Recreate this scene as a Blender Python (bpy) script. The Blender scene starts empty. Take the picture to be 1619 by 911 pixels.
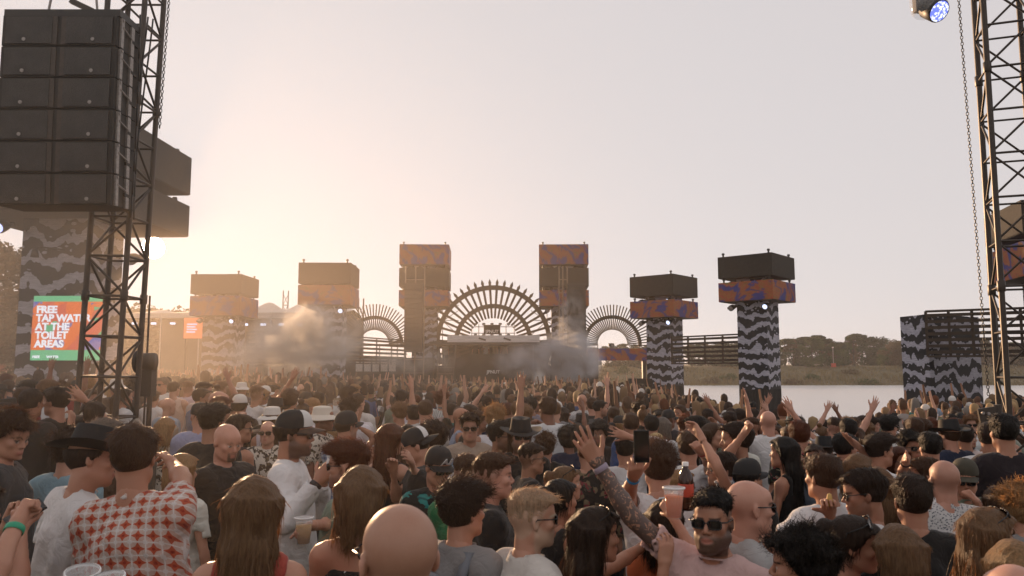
import bpy, math, random, os
import numpy as np
from mathutils import Vector, Matrix, Euler

# ------------------------------------------------------------------ camera, sky, sun, exposure
sc = bpy.context.scene
COL = sc.collection
FPX, CX, CY = 1250.0, 809.5, 455.5          # focal length and centre, in pixels of the 1619-wide photograph
PITCH = math.atan(131.0 / FPX)
EYE = 2.16
cam_d = bpy.data.cameras.new('camera'); cam = bpy.data.objects.new('camera', cam_d); COL.objects.link(cam)
cam_d.sensor_width = 36.0; cam_d.lens = 36.0 * FPX / 1619.0
cam_d.clip_start = 0.05; cam_d.clip_end = 6000
cam_d.dof.use_dof = True; cam_d.dof.focus_distance = 11.0; cam_d.dof.aperture_fstop = 6.5
cam.location = (0, 0, EYE); cam.rotation_euler = (math.pi / 2 + PITCH, 0, 0)
sc.camera = cam

SUN_DIR = Vector((-0.4540, 0.9893, 0.1547)).normalized()
SUN_EL = math.asin(SUN_DIR.z); SUN_AZ = math.atan2(SUN_DIR.x, SUN_DIR.y)
w = bpy.data.worlds.new('World'); sc.world = w; w.use_nodes = True
nt = w.node_tree; nt.nodes.clear()
sky_t = nt.nodes.new('ShaderNodeTexSky'); sky_t.sky_type = 'NISHITA'; sky_t.sun_disc = False
sky_t.sun_elevation = SUN_EL; sky_t.sun_rotation = SUN_AZ
sky_t.air_density = 1.0; sky_t.dust_density = 1.6; sky_t.ozone_density = 1.0; sky_t.altitude = 0
hs = nt.nodes.new('ShaderNodeHueSaturation'); hs.inputs['Saturation'].default_value = 0.33
gm = nt.nodes.new('ShaderNodeGamma'); gm.inputs['Gamma'].default_value = 0.12
tn = nt.nodes.new('ShaderNodeMix'); tn.data_type = 'RGBA'; tn.blend_type = 'MULTIPLY'; tn.inputs['Factor'].default_value = 1
tn.inputs['B'].default_value = (4.02, 3.76, 3.78, 1)
bg = nt.nodes.new('ShaderNodeBackground'); bg.inputs['Strength'].default_value = 0.115
wo = nt.nodes.new('ShaderNodeOutputWorld')
L = nt.links.new
L(sky_t.outputs[0], hs.inputs['Color']); L(hs.outputs[0], gm.inputs['Color']); L(gm.outputs[0], tn.inputs['A'])
L(tn.outputs['Result'], bg.inputs['Color']); L(bg.outputs[0], wo.inputs['Surface'])
sd = bpy.data.lights.new('sun_lamp', 'SUN'); sd.energy = 5.0; sd.angle = math.radians(0.6); sd.color = (1.0, 0.62, 0.34)
so = bpy.data.objects.new('sun_lamp', sd); COL.objects.link(so)
so.rotation_euler = SUN_DIR.to_track_quat('Z', 'Y').to_euler(); so.location = (-40, 90, 40)

vs = sc.view_settings
vs.view_transform = 'Standard'; vs.look = 'None'; vs.exposure = 0.42; vs.gamma = 1.0; vs.use_curve_mapping = False
cy = sc.cycles
cy.use_denoising = True
try: cy.denoiser = 'OPENIMAGEDENOISE'
except Exception: pass
cy.max_bounces = 6; cy.diffuse_bounces = 3; cy.glossy_bounces = 2; cy.transmission_bounces = 4
cy.transparent_max_bounces = 24; cy.volume_bounces = 1; cy.caustics_reflective = False; cy.caustics_refractive = False
cy.use_adaptive_sampling = True; cy.adaptive_threshold = 0.02
cy.sample_clamp_indirect = 4.0
cy.volume_step_rate = 1.0; cy.volume_max_steps = 64

random.seed(7); rng = np.random.default_rng(7)
sp_, cp_ = math.sin(PITCH), math.cos(PITCH)
def P(u, v, Y):
    """the point at distance Y ahead whose direction is that of photo pixel (u, v)"""
    a = (u - CX) / FPX; b = (CY - v) / FPX
    d = Vector((a, cp_ - b * sp_, sp_ + b * cp_))
    return Vector((0, 0, EYE)) + d * (Y / d.y)
def proj(p):
    x, y, z = p[0], p[1], p[2] - EYE
    f = y * cp_ + z * sp_; up = -y * sp_ + z * cp_
    return CX + FPX * x / f, CY - FPX * up / f

# ------------------------------------------------------------------ objects and properties
def tag(o, label=None, cat=None, group=None, kind=None):
    if label: o['label'] = label
    if cat: o['category'] = cat
    if group: o['group'] = group
    if kind: o['kind'] = kind
    return o
def ob(name, data, parent=None, loc=None, rot=None, scale=None, mat4=None, color=None):
    o = bpy.data.objects.new(name, data); COL.objects.link(o)
    if parent is not None: o.parent = parent
    if mat4 is not None: o.matrix_basis = mat4
    if loc is not None: o.location = loc
    if rot is not None: o.rotation_euler = rot
    if scale is not None: o.scale = scale if hasattr(scale, '__len__') else (scale,) * 3
    if color is not None: o.color = (*color, 1.0)
    return o
def empty(name, loc=(0, 0, 0), rz=0, parent=None):
    o = ob(name, None, parent, loc, (0, 0, rz)); o.empty_display_size = 0.2
    return o

def mk_mesh(name, V, Q=None, T=None, mats=(), fm=None, smooth=True):
    V = np.asarray(V, np.float32).reshape(-1, 3)
    Q = np.zeros((0, 4), np.int32) if Q is None else np.asarray(Q, np.int32).reshape(-1, 4)
    T = np.zeros((0, 3), np.int32) if T is None else np.asarray(T, np.int32).reshape(-1, 3)
    me = bpy.data.meshes.new(name)
    me.vertices.add(len(V)); me.vertices.foreach_set('co', V.ravel())
    nl = Q.size + T.size; me.loops.add(nl)
    me.loops.foreach_set('vertex_index', np.concatenate([Q.ravel(), T.ravel()]).astype(np.int32))
    nf = len(Q) + len(T); me.polygons.add(nf)
    st = np.concatenate([np.arange(len(Q)) * 4, Q.size + np.arange(len(T)) * 3]).astype(np.int32)
    me.polygons.foreach_set('loop_start', st)
    if fm is not None: me.polygons.foreach_set('material_index', np.asarray(fm, np.int32))
    me.polygons.foreach_set('use_smooth', np.full(nf, bool(smooth)))
    for m in mats: me.materials.append(m)
    me.update(calc_edges=True); me.validate()
    return me

class MB:
    """collects simple solids and links them as one mesh"""
    def __init__(s): s.V = []; s.Q = []; s.T = []; s.qm = []; s.tm = []; s.m = 0
    def add(s, V, Q=(), T=()):
        b = len(s.V); s.V += [tuple(v) for v in V]
        for q in Q: s.Q.append([b + i for i in q]); s.qm.append(s.m)
        for t in T: s.T.append([b + i for i in t]); s.tm.append(s.m)
        return s
    def box(s, c, size, rot=None):
        hx, hy, hz = size[0] / 2, size[1] / 2, size[2] / 2
        V = [Vector((x, y, z)) for x in (-hx, hx) for y in (-hy, hy) for z in (-hz, hz)]
        if rot is not None: V = [rot @ v for v in V]
        c = Vector(c); V = [v + c for v in V]
        return s.add(V, [(0, 1, 3, 2), (4, 6, 7, 5), (0, 4, 5, 1), (2, 3, 7, 6), (0, 2, 6, 4), (1, 5, 7, 3)])
    def tube(s, p0, p1, r0, r1=None, n=8, caps=True):
        p0, p1 = Vector(p0), Vector(p1); r1 = r0 if r1 is None else r1
        d = (p1 - p0).normalized(); a = d.orthogonal().normalized(); b = d.cross(a)
        V = []; Q = []; T = []
        for p, r in ((p0, r0), (p1, r1)):
            for i in range(n):
                t = 2 * math.pi * i / n; V.append(p + a * (r * math.cos(t)) + b * (r * math.sin(t)))
        for i in range(n): Q.append((i, (i + 1) % n, n + (i + 1) % n, n + i))
        if caps:
            V += [p0, p1]
            for i in range(n):
                T.append((2 * n, (i + 1) % n, i)); T.append((2 * n + 1, n + i, n + (i + 1) % n))
        return s.add(V, Q, T)
    def path(s, pts, r, n=8):
        for i in range(len(pts) - 1):
            r0 = r[i] if hasattr(r, '__len__') else r; r1 = r[i + 1] if hasattr(r, '__len__') else r
            s.tube(pts[i], pts[i + 1], r0, r1, n)
        return s
    def lathe(s, prof, n=20, M=None, close=False):
        V = []; Q = []
        for r, z in prof:
            for i in range(n):
                t = 2 * math.pi * i / n; V.append(Vector((r * math.cos(t), r * math.sin(t), z)))
        k = len(prof)
        for j in range(k - 1):
            for i in range(n): Q.append((j * n + i, j * n + (i + 1) % n, (j + 1) * n + (i + 1) % n, (j + 1) * n + i))
        if M is not None: V = [M @ v for v in V]
        return s.add(V, Q)
    def grid(s, f, nu, nv):
        V = [f(i / nu, j / nv) for j in range(nv + 1) for i in range(nu + 1)]
        Q = [(j * (nu + 1) + i, j * (nu + 1) + i + 1, (j + 1) * (nu + 1) + i + 1, (j + 1) * (nu + 1) + i) for j in range(nv) for i in range(nu)]
        return s.add(V, Q)
    def mesh(s, name, mats, smooth=False):
        if not isinstance(mats, (list, tuple)): mats = [mats]
        return mk_mesh(name, s.V, s.Q if s.Q else None, s.T if s.T else None, mats, s.qm + s.tm, smooth)
    def build(s, name, mats, parent=None, smooth=False, **k):
        return ob(name, s.mesh(name, mats, smooth), parent, **k)

_unit = {}
def unit(kind, m):
    k = (kind, m.name)
    if k not in _unit:
        b = MB()
        if kind == 'tube': b.tube((0, 0, 0), (0, 0, 1), 1, n=8)
        elif kind == 'tube6': b.tube((0, 0, 0), (0, 0, 1), 1, n=6)
        else: b.box((0, 0, 0), (1, 1, 1))
        _unit[k] = b.mesh(kind, m, smooth=False)
        if kind != 'box':
            for p in _unit[k].polygons: p.use_smooth = len(p.vertices) == 4
    return _unit[k]
def bar(name, p0, p1, r, m, parent=None, kind='tube'):
    p0, p1 = Vector(p0), Vector(p1); d = p1 - p0
    M = Matrix.Translation(p0) @ d.to_track_quat('Z', 'Y').to_matrix().to_4x4() @ Matrix.Diagonal((r, r, d.length, 1))
    return ob(name, unit(kind, m), parent, mat4=M)
def boxo(name, c, size, m, parent=None, rz=0, rot=None):
    R = rot.to_4x4() if rot is not None else Matrix.Rotation(rz, 4, 'Z')
    return ob(name, unit('box', m), parent, mat4=Matrix.Translation(Vector(c)) @ R @ Matrix.Diagonal((*size, 1)))

# ------------------------------------------------------------------ materials
MATS = {}
class NT:
    def __init__(s, name):
        s.m = bpy.data.materials.new(name); s.m.use_nodes = True; s.t = s.m.node_tree
        s.b = s.t.nodes['Principled BSDF']; s.out = s.t.nodes['Material Output']; MATS[name] = s.m
    def n(s, typ, ins=None, **k):
        x = s.t.nodes.new('ShaderNode' + typ)
        for a, v in k.items(): setattr(x, a, v)
        if ins:
            for a, v in ins.items():
                if hasattr(v, 'is_linked') or hasattr(v, 'links'): s.t.links.new(v, x.inputs[a])
                else: x.inputs[a].default_value = v
        return x
    def l(s, a, b): s.t.links.new(a, b)
    def coord(s, scale=1.0, kind='Object'):
        c = s.n('TexCoord').outputs[kind]
        mp = s.n('Mapping', {'Vector': c, 'Scale': scale if hasattr(scale, '__len__') else (scale,) * 3})
        return mp.outputs[0]
    def noise(s, vec, scale, detail=4, rough=0.55, dist=0.0):
        return s.n('TexNoise', {'Vector': vec, 'Scale': scale, 'Detail': detail, 'Roughness': rough, 'Distortion': dist}).outputs[0]
    def math(s, op, a, b=None, c=None, clamp=False):
        x = s.n('Math', operation=op); x.use_clamp = clamp
        for i, v in enumerate((a, b, c)):
            if v is None: continue
            if hasattr(v, 'links'): s.l(v, x.inputs[i])
            else: x.inputs[i].default_value = v
        return x.outputs[0]
    def ramp(s, fac, stops, interp='LINEAR'):
        r = s.n('ValToRGB', {'Fac': fac}); e = r.color_ramp; e.interpolation = interp
        while len(e.elements) < len(stops): e.elements.new(0.5)
        for el, (p, c) in zip(e.elements, stops): el.position = p; el.color = (*c, 1) if len(c) == 3 else c
        return r.outputs[0]
    def mix(s, fac, a, b, mode='MIX'):
        x = s.n('Mix', data_type='RGBA', blend_type=mode)
        for k, v in (('Factor', fac), ('A', a), ('B', b)):
            if hasattr(v, 'links'): s.l(v, x.inputs[k])
            else: x.inputs[k].default_value = v if k == 'Factor' else ((*v, 1) if len(v) == 3 else v)
        return x.outputs['Result']
    def bump(s, h, strength, dist=0.01):
        b = s.n('Bump', {'Height': h, 'Strength': strength, 'Distance': dist}); s.l(b.outputs[0], s.b.inputs['Normal']); return b
    def set(s, **k):
        for a, v in k.items():
            a = a.replace('_', ' ')
            if hasattr(v, 'links'): s.l(v, s.b.inputs[a])
            else: s.b.inputs[a].default_value = (*v, 1) if hasattr(v, '__len__') and len(v) == 3 else v
        return s
def plain(name, col, rough=0.6, metal=0.0, var=0.25, scale=6.0, bump=0.0):
    if name in MATS: return MATS[name]
    t = NT(name); c = t.coord(1.0)
    n = t.noise(c, scale, 5)
    a = tuple(x * (1 - var) for x in col); b = tuple(min(1, x * (1 + var)) for x in col)
    t.set(Base_Color=t.ramp(n, [(0.3, a), (0.7, b)]), Roughness=rough, Metallic=metal)
    if bump: t.bump(t.noise(c, scale * 4, 4), bump, 0.01)
    return t.m

# ------------------------------------------------------------------ surfaces from distance fields
def surfnet(F, o, h):
    S = F < 0; sh = np.array(F.shape); cs = sh - 1; N = int(cs.prod())
    acc = np.zeros((N, 3)); cnt = np.zeros(N); quads = []
    for ax in range(3):
        a0 = [slice(None)] * 3; a1 = [slice(None)] * 3; a0[ax] = slice(None, -1); a1[ax] = slice(1, None)
        A, B = F[tuple(a0)], F[tuple(a1)]; SA, SB = S[tuple(a0)], S[tuple(a1)]
        c = np.argwhere(SA != SB)
        if not len(c): continue
        ci = tuple(c.T); av, bv = A[ci], B[ci]; t = av / (av - bv)
        p = c.astype(float); p[:, ax] += t
        u, v = (ax + 1) % 3, (ax + 2) % 3; cells = []; okall = np.ones(len(c), bool)
        for du, dv in ((-1, -1), (0, -1), (0, 0), (-1, 0)):
            q = c.copy(); q[:, u] += du; q[:, v] += dv
            ok = (q >= 0).all(1) & (q < cs).all(1); fl = (q[:, 0] * cs[1] + q[:, 1]) * cs[2] + q[:, 2]
            fo = fl[ok]; cnt += np.bincount(fo, minlength=N)
            for k in range(3): acc[:, k] += np.bincount(fo, weights=p[ok, k], minlength=N)
            cells.append(fl); okall &= ok
        qd = np.stack(cells, 1)[okall]; fl = ~SA[ci][okall]; qd[fl] = qd[fl][:, ::-1]; quads.append(qd)
    act = np.nonzero(cnt > 0)[0]; rm = np.full(N, -1); rm[act] = np.arange(len(act))
    V = acc[act] / cnt[act][:, None] * h + np.asarray(o)
    return V, (rm[np.concatenate(quads)] if quads else np.zeros((0, 4), int))

class Field:
    def __init__(s, lo, hi, h):
        s.h = h; s.lo = np.asarray(lo, float); n = np.ceil((np.asarray(hi) - s.lo) / h).astype(int) + 1
        s.ax = [s.lo[i] + np.arange(n[i]) * h for i in range(3)]; s.F = np.full(tuple(n), 0.3)
    def sl(s, lo, hi, pad):
        r = []
        for i in range(3):
            a = int(max(0, math.floor((lo[i] - pad - s.lo[i]) / s.h))); b = int(min(len(s.ax[i]), math.ceil((hi[i] + pad - s.lo[i]) / s.h) + 1))
            r.append(slice(a, max(a, b)))
        return tuple(r)
    def grids(s, sl): return s.ax[0][sl[0]][:, None, None], s.ax[1][sl[1]][None, :, None], s.ax[2][sl[2]][None, None, :]
    def put(s, sl, d, k, op='u'):
        A = s.F[sl]
        if op == 'u':
            if k > 0:
                hh = np.clip(0.5 + 0.5 * (A - d) / k, 0, 1); s.F[sl] = A + (d - A) * hh - k * hh * (1 - hh)
            else: s.F[sl] = np.minimum(A, d)
        else:
            d = -d
            if k > 0:
                hh = np.clip(0.5 - 0.5 * (A - d) / k, 0, 1); s.F[sl] = A + (d - A) * hh + k * hh * (1 - hh)
            else: s.F[sl] = np.maximum(A, d)
    def cone(s, a, b, ra, rb, k=0.02, op='u'):
        a = np.asarray(a, float); b = np.asarray(b, float); m = max(ra, rb)
        sl = s.sl(np.minimum(a, b) - m, np.maximum(a, b) + m, k + 2 * s.h + 0.01)
        X, Y, Z = s.grids(sl); ab = b - a; L2 = max(1e-9, ab @ ab)
        x, y, z = X - a[0], Y - a[1], Z - a[2]
        t = np.clip((x * ab[0] + y * ab[1] + z * ab[2]) / L2, 0, 1)
        d = np.sqrt((x - t * ab[0]) ** 2 + (y - t * ab[1]) ** 2 + (z - t * ab[2]) ** 2) - (ra + t * (rb - ra))
        s.put(sl, d, k, op)
    def ell(s, c, r, k=0.02, op='u', rx=0.0, rz=0.0):
        c = np.asarray(c, float); m = max(r)
        sl = s.sl(c - m, c + m, k + 2 * s.h + 0.01)
        X, Y, Z = s.grids(sl); x, y, z = X - c[0], Y - c[1], Z - c[2]
        if rz: cs, sn = math.cos(rz), math.sin(rz); x, y = cs * x + sn * y, -sn * x + cs * y
        if rx: cs, sn = math.cos(rx), math.sin(rx); y, z = cs * y + sn * z, -sn * y + cs * z
        k0 = np.sqrt((x / r[0]) ** 2 + (y / r[1]) ** 2 + (z / r[2]) ** 2) + 1e-9
        k1 = np.sqrt((x / r[0] ** 2) ** 2 + (y / r[1] ** 2) ** 2 + (z / r[2] ** 2) ** 2) + 1e-9
        s.put(sl, k0 * (k0 - 1) / k1, k, op)
    def full(s): return s.grids((slice(None),) * 3)
    def net(s): return surfnet(s.F, s.lo, s.h)
def wob(X, Y, Z, f, seed, n=5):
    r = np.random.default_rng(seed); out = 0
    for _ in range(n):
        k = r.normal(size=3) * f; out = out + np.sin(k[0] * X + k[1] * Y + k[2] * Z + r.uniform(0, 6.28))
    return out / math.sqrt(n)
# ------------------------------------------------------------------ people: materials
def people_materials():
    # skin: colour from the object, hair-coloured zones (beard, brows, stubble) from a point attribute
    t = NT('skin'); oi = t.n('ObjectInfo'); c = t.coord(1.0)
    z = t.n('Attribute', attribute_type='GEOMETRY', attribute_name='zone')
    hc = t.n('Attribute', attribute_type='OBJECT', attribute_name='hair_tint')
    sep = t.n('SeparateColor', {'Color': z.outputs['Color']})
    n = t.noise(c, 14, 5); base = t.mix(t.math('MULTIPLY', t.math('POWER', n, 1.6), 0.75), oi.outputs['Color'], (0.36, 0.11, 0.065), 'MIX')
    n2 = t.noise(c, 260, 2)
    base = t.mix(t.math('MULTIPLY', n2, 0.18), base, (0.25, 0.13, 0.09))
    lip = t.mix(t.math('MULTIPLY', sep.outputs[1], 0.6), base, (0.36, 0.09, 0.08))
    hz = t.math('MULTIPLY', sep.outputs[0], t.math('ADD', 0.55, t.math('MULTIPLY', t.noise(c, 420, 2), 0.8)), clamp=True)
    br = t.mix(hz, lip, hc.outputs['Color'])
    scl = t.mix(z.outputs['Alpha'], br, (0.52, 0.47, 0.43)); ey = t.mix(sep.outputs[2], scl, (0.03, 0.018, 0.012))
    t.set(Base_Color=ey, Roughness=t.math('ADD', .34, t.math('MULTIPLY', t.noise(c, 40, 3), .3)), Specular_IOR_Level=0.45)
    t.b.inputs['Subsurface Weight'].default_value = 0.0
    t.bump(t.noise(c, 300, 3), 0.12, 0.003)
    # tattooed arm
    t = NT('tattooed_skin'); oi = t.n('ObjectInfo'); c = t.coord(1.0)
    n = t.noise(c, 30, 3, 0.5, 2.5); n2 = t.n('TexVoronoi', {'Vector': c, 'Scale': 34}).outputs[0]
    ink = t.math('MULTIPLY', t.math('GREATER_THAN', t.math('ADD', n, t.math('MULTIPLY', n2, 0.25)), 0.53), 0.8)
    t.set(Base_Color=t.mix(ink, oi.outputs['Color'], (0.035, 0.035, 0.04)), Roughness=0.5)
    # hair
    t = NT('hair'); oi = t.n('ObjectInfo'); c = t.coord((60, 60, 9))
    n = t.noise(c, 2.2, 4, 0.6); n2 = t.noise(t.coord(1), 30, 3)
    col = t.mix(t.math('MULTIPLY', n, 0.9, clamp=True), t.mix(1.0, oi.outputs['Color'], (0.3, 0.28, 0.26), 'MULTIPLY'), t.mix(1.0, oi.outputs['Color'], (1.9, 1.75, 1.6), 'MULTIPLY'))
    t.set(Base_Color=col, Roughness=0.42, Specular_IOR_Level=0.35)
    t.bump(n, 0.9, 0.012)
    tr = t.n('BsdfTranslucent', {'Color': t.mix(1.0, col, (1.6, 1.2, 0.9), 'MULTIPLY')})
    mx = t.n('MixShader', {0: 0.4}); t.l(t.b.outputs[0], mx.inputs[1]); t.l(tr.outputs[0], mx.inputs[2]); t.l(mx.outputs[0], t.out.inputs['Surface'])
    # cloth, plain
    def cloth(name, colfn=None, rough=0.85, wr=0.6):
        t = NT(name); oi = t.n('ObjectInfo'); c = t.coord(1.0)
        col = colfn(t, oi.outputs['Color'], c) if colfn else oi.outputs['Color']
        n = t.noise(c, 5, 4, 0.55, 0.6)
        t.set(Base_Color=t.mix(t.math('MULTIPLY', n, 0.3), col, t.mix(1.0, col, (0.72, 0.70, 0.70), 'MULTIPLY')), Roughness=rough, Specular_IOR_Level=0.2)
        t.b.inputs['Sheen Weight'].default_value = 0.15
        wv = t.noise(c, 11, 3, 0.5, 1.4); weave = t.noise(c, 700, 1)
        t.bump(t.math('ADD', wv, t.math('MULTIPLY', weave, 0.03)), wr, 0.03)
        tr = t.n('BsdfTranslucent', {'Color': col}); mx = t.n('MixShader', {0: 0.1})
        t.l(t.b.outputs[0], mx.inputs[1]); t.l(tr.outputs[0], mx.inputs[2]); t.l(mx.outputs[0], t.out.inputs['Surface'])
        return t.m
    cloth('cloth')
    cloth('denim', wr=0.2)
    def wrapx(t, c, s):            # coordinates round the body: angle and height
        sp = t.n('SeparateXYZ', {'Vector': c}); a = t.math('ARCTAN2', sp.outputs[0], t.math('SUBTRACT', sp.outputs[1], 0.0))
        return t.math('MULTIPLY', a, 0.19), sp.outputs[2], sp
    def tri(t, x, per): return t.math('ABSOLUTE', t.math('SUBTRACT', t.math('FRACT', t.math('DIVIDE', x, per)), 0.5))
    def tilefn(t, col, c):         # white grid with dots round small red crosses
        a, z, sp = wrapx(t, c, 1); P_ = 0.050; a = sp.outputs[0]; z = t.math('ADD', z, t.math('MULTIPLY', sp.outputs[1], .6))
        fx, fz = tri(t, a, P_), tri(t, z, P_)
        star = t.math('LESS_THAN', t.math('ADD', t.math('MINIMUM', fx, fz), t.math('MULTIPLY', t.math('MAXIMUM', fx, fz), 0.55)), 0.26)
        core = t.math('LESS_THAN', t.math('ADD', t.math('MULTIPLY', fx, fx), t.math('MULTIPLY', fz, fz)), 0.012)
        gx = t.math('GREATER_THAN', t.math('MAXIMUM', fx, fz), 0.455)
        gz = t.math('GREATER_THAN', t.math('MINIMUM', fx, fz), 0.36)
        w_ = t.math('MAXIMUM', gx, gz)
        base = t.mix(star, (0.56, 0.42, 0.36), (0.44, 0.085, 0.04)); base = t.mix(core, base, (0.30, 0.035, 0.02))
        return t.mix(w_, base, (0.66, 0.62, 0.60))
    cloth('tile_print', tilefn)
    def floralfn(bgc, cols, scale):
        def f(t, col, c):
            n1 = t.noise(c, scale, 2, 0.5, 1.5); n2 = t.noise(c, scale * 0.7, 2, 0.5, 1.0)
            v = t.n('TexVoronoi', {'Vector': c, 'Scale': scale * 1.3})
            cc = t.ramp(n2, [(0.0, cols[0]), (0.42, cols[0]), (0.5, cols[1]), (0.58, cols[2])], 'CONSTANT')
            m = t.math('GREATER_THAN', t.math('SUBTRACT', n1, t.math('MULTIPLY', v.outputs[0], 0.35)), 0.36)
            return t.mix(m, bgc, cc)
        return f
    cloth('floral_dark', floralfn((0.02, 0.022, 0.02), [(0.35, 0.33, 0.24), (0.33, 0.05, 0.07), (0.07, 0.14, 0.06)], 20))
    cloth('floral_light', floralfn((0.62, 0.56, 0.48), [(0.05, 0.04, 0.035), (0.12, 0.09, 0.05), (0.07, 0.05, 0.04)], 17))
    cloth('teal_print', floralfn((0.012, 0.018, 0.02), [(0.02, 0.22, 0.21), (0.03, 0.30, 0.28), (0.015, 0.13, 0.14)], 9))
    cloth('red_floral', floralfn((0.30, 0.03, 0.03), [(0.55, 0.42, 0.34), (0.05, 0.02, 0.02), (0.42, 0.08, 0.06)], 26))
    cloth('jacket_print', floralfn((0.025, 0.022, 0.02), [(0.20, 0.15, 0.09), (0.22, 0.04, 0.05), (0.09, 0.08, 0.06)], 11))
    cloth('lace', floralfn((0.016, 0.014, 0.014), [(0.06, 0.045, 0.04), (0.09, 0.06, 0.05), (0.02, 0.02, 0.02)], 40))
    def stripefn(t, col, c):
        a, z, sp = wrapx(t, c, 1); return t.mix(t.math('GREATER_THAN', tri(t, z, 0.035), 0.25), (0.62, 0.6, 0.57), (0.02, 0.02, 0.025))
    cloth('stripes', stripefn)
    def vstripefn(t, col, c):
        a, z, sp = wrapx(t, c, 1); return t.mix(t.math('GREATER_THAN', tri(t, sp.outputs[0], 0.04), 0.42), (0.60, 0.61, 0.60), (0.08, 0.1, 0.13))
    cloth('pinstripe', vstripefn)
    def plaidfn(t, col, c):
        a, z, sp = wrapx(t, c, 1)
        f = t.math('ADD', t.math('GREATER_THAN', tri(t, a, 0.06), 0.3), t.math('GREATER_THAN', tri(t, z, 0.06), 0.3))
        return t.ramp(t.math('MULTIPLY', f, 0.5), [(0.0, (0.42, 0.46, 0.52)), (0.4, (0.20, 0.26, 0.38)), (0.9, (0.07, 0.10, 0.2))], 'CONSTANT')
    cloth('plaid', plaidfn)
    def dotfn(t, col, c):
        v = t.n('TexVoronoi', {'Vector': c, 'Scale': 85}); return t.mix(t.math('LESS_THAN', v.outputs[0], 0.34), (0.60, 0.59, 0.58), (0.05, 0.06, 0.09))
    cloth('dots', dotfn)
    def aztecfn(t, col, c):
        sp = t.n('SeparateXYZ', {'Vector': c}); x, z = sp.outputs[0], sp.outputs[2]
        zz = t.math('ADD', z, t.math('MULTIPLY', tri(t, x, 0.075), 0.09)); band = t.math('FRACT', t.math('DIVIDE', t.math('SUBTRACT', z, 1.0), 0.15))
        zig = t.math('LESS_THAN', tri(t, zz, 0.15), 0.05)
        dia = t.math('ADD', tri(t, x, 0.075), t.math('MULTIPLY', t.math('ABSOLUTE', t.math('SUBTRACT', band, 0.55)), 1.9))
        d1 = t.math('MULTIPLY', t.math('LESS_THAN', dia, 0.30), t.math('GREATER_THAN', dia, 0.17)); d2 = t.math('LESS_THAN', dia, 0.07)
        pix = t.math('GREATER_THAN', tri(t, x, 0.012), 0.12)
        m = t.math('MULTIPLY', t.math('MAXIMUM', zig, t.math('MAXIMUM', d1, d2)), pix)
        return t.mix(m, (0.018, 0.016, 0.016), (0.60, 0.57, 0.53))
    cloth('aztec', aztecfn)
    t = NT('dark_plastic'); t.set(Base_Color=(0.012, 0.011, 0.011), Roughness=0.3)
    t = NT('sun_lens'); t.set(Base_Color=(0.010, 0.008, 0.008), Roughness=0.08, Specular_IOR_Level=0.7)
    t = NT('felt'); oi = t.n('ObjectInfo'); t.set(Base_Color=oi.outputs['Color'], Roughness=0.8); t.bump(t.noise(t.coord(1), 120, 3), 0.3, 0.003)
    t = NT('shoe'); t.set(Base_Color=(0.5, 0.48, 0.46), Roughness=0.6)
    t = NT('clear_plastic'); t.set(Base_Color=(0.86, 0.86, 0.86), Roughness=0.12, Alpha=0.24); t.b.inputs['Specular IOR Level'].default_value = 0.7
    t = NT('orange_drink'); t.set(Base_Color=(0.75, 0.17, 0.02), Roughness=0.15, Alpha=0.9)
    t = NT('beer'); t.set(Base_Color=(0.5, 0.27, 0.06), Roughness=0.15)
    t = NT('phone_black'); t.set(Base_Color=(0.015, 0.015, 0.017), Roughness=0.25)
    t = NT('cola'); t.set(Base_Color=(0.03, 0.01, 0.006), Roughness=0.1)
    t = NT('band'); oi = t.n('ObjectInfo'); t.set(Base_Color=oi.outputs['Color'], Roughness=0.5)
    t = NT('white_print'); t.set(Base_Color=(0.75, 0.74, 0.73), Roughness=0.6)
people_materials()
M = MATS

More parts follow.
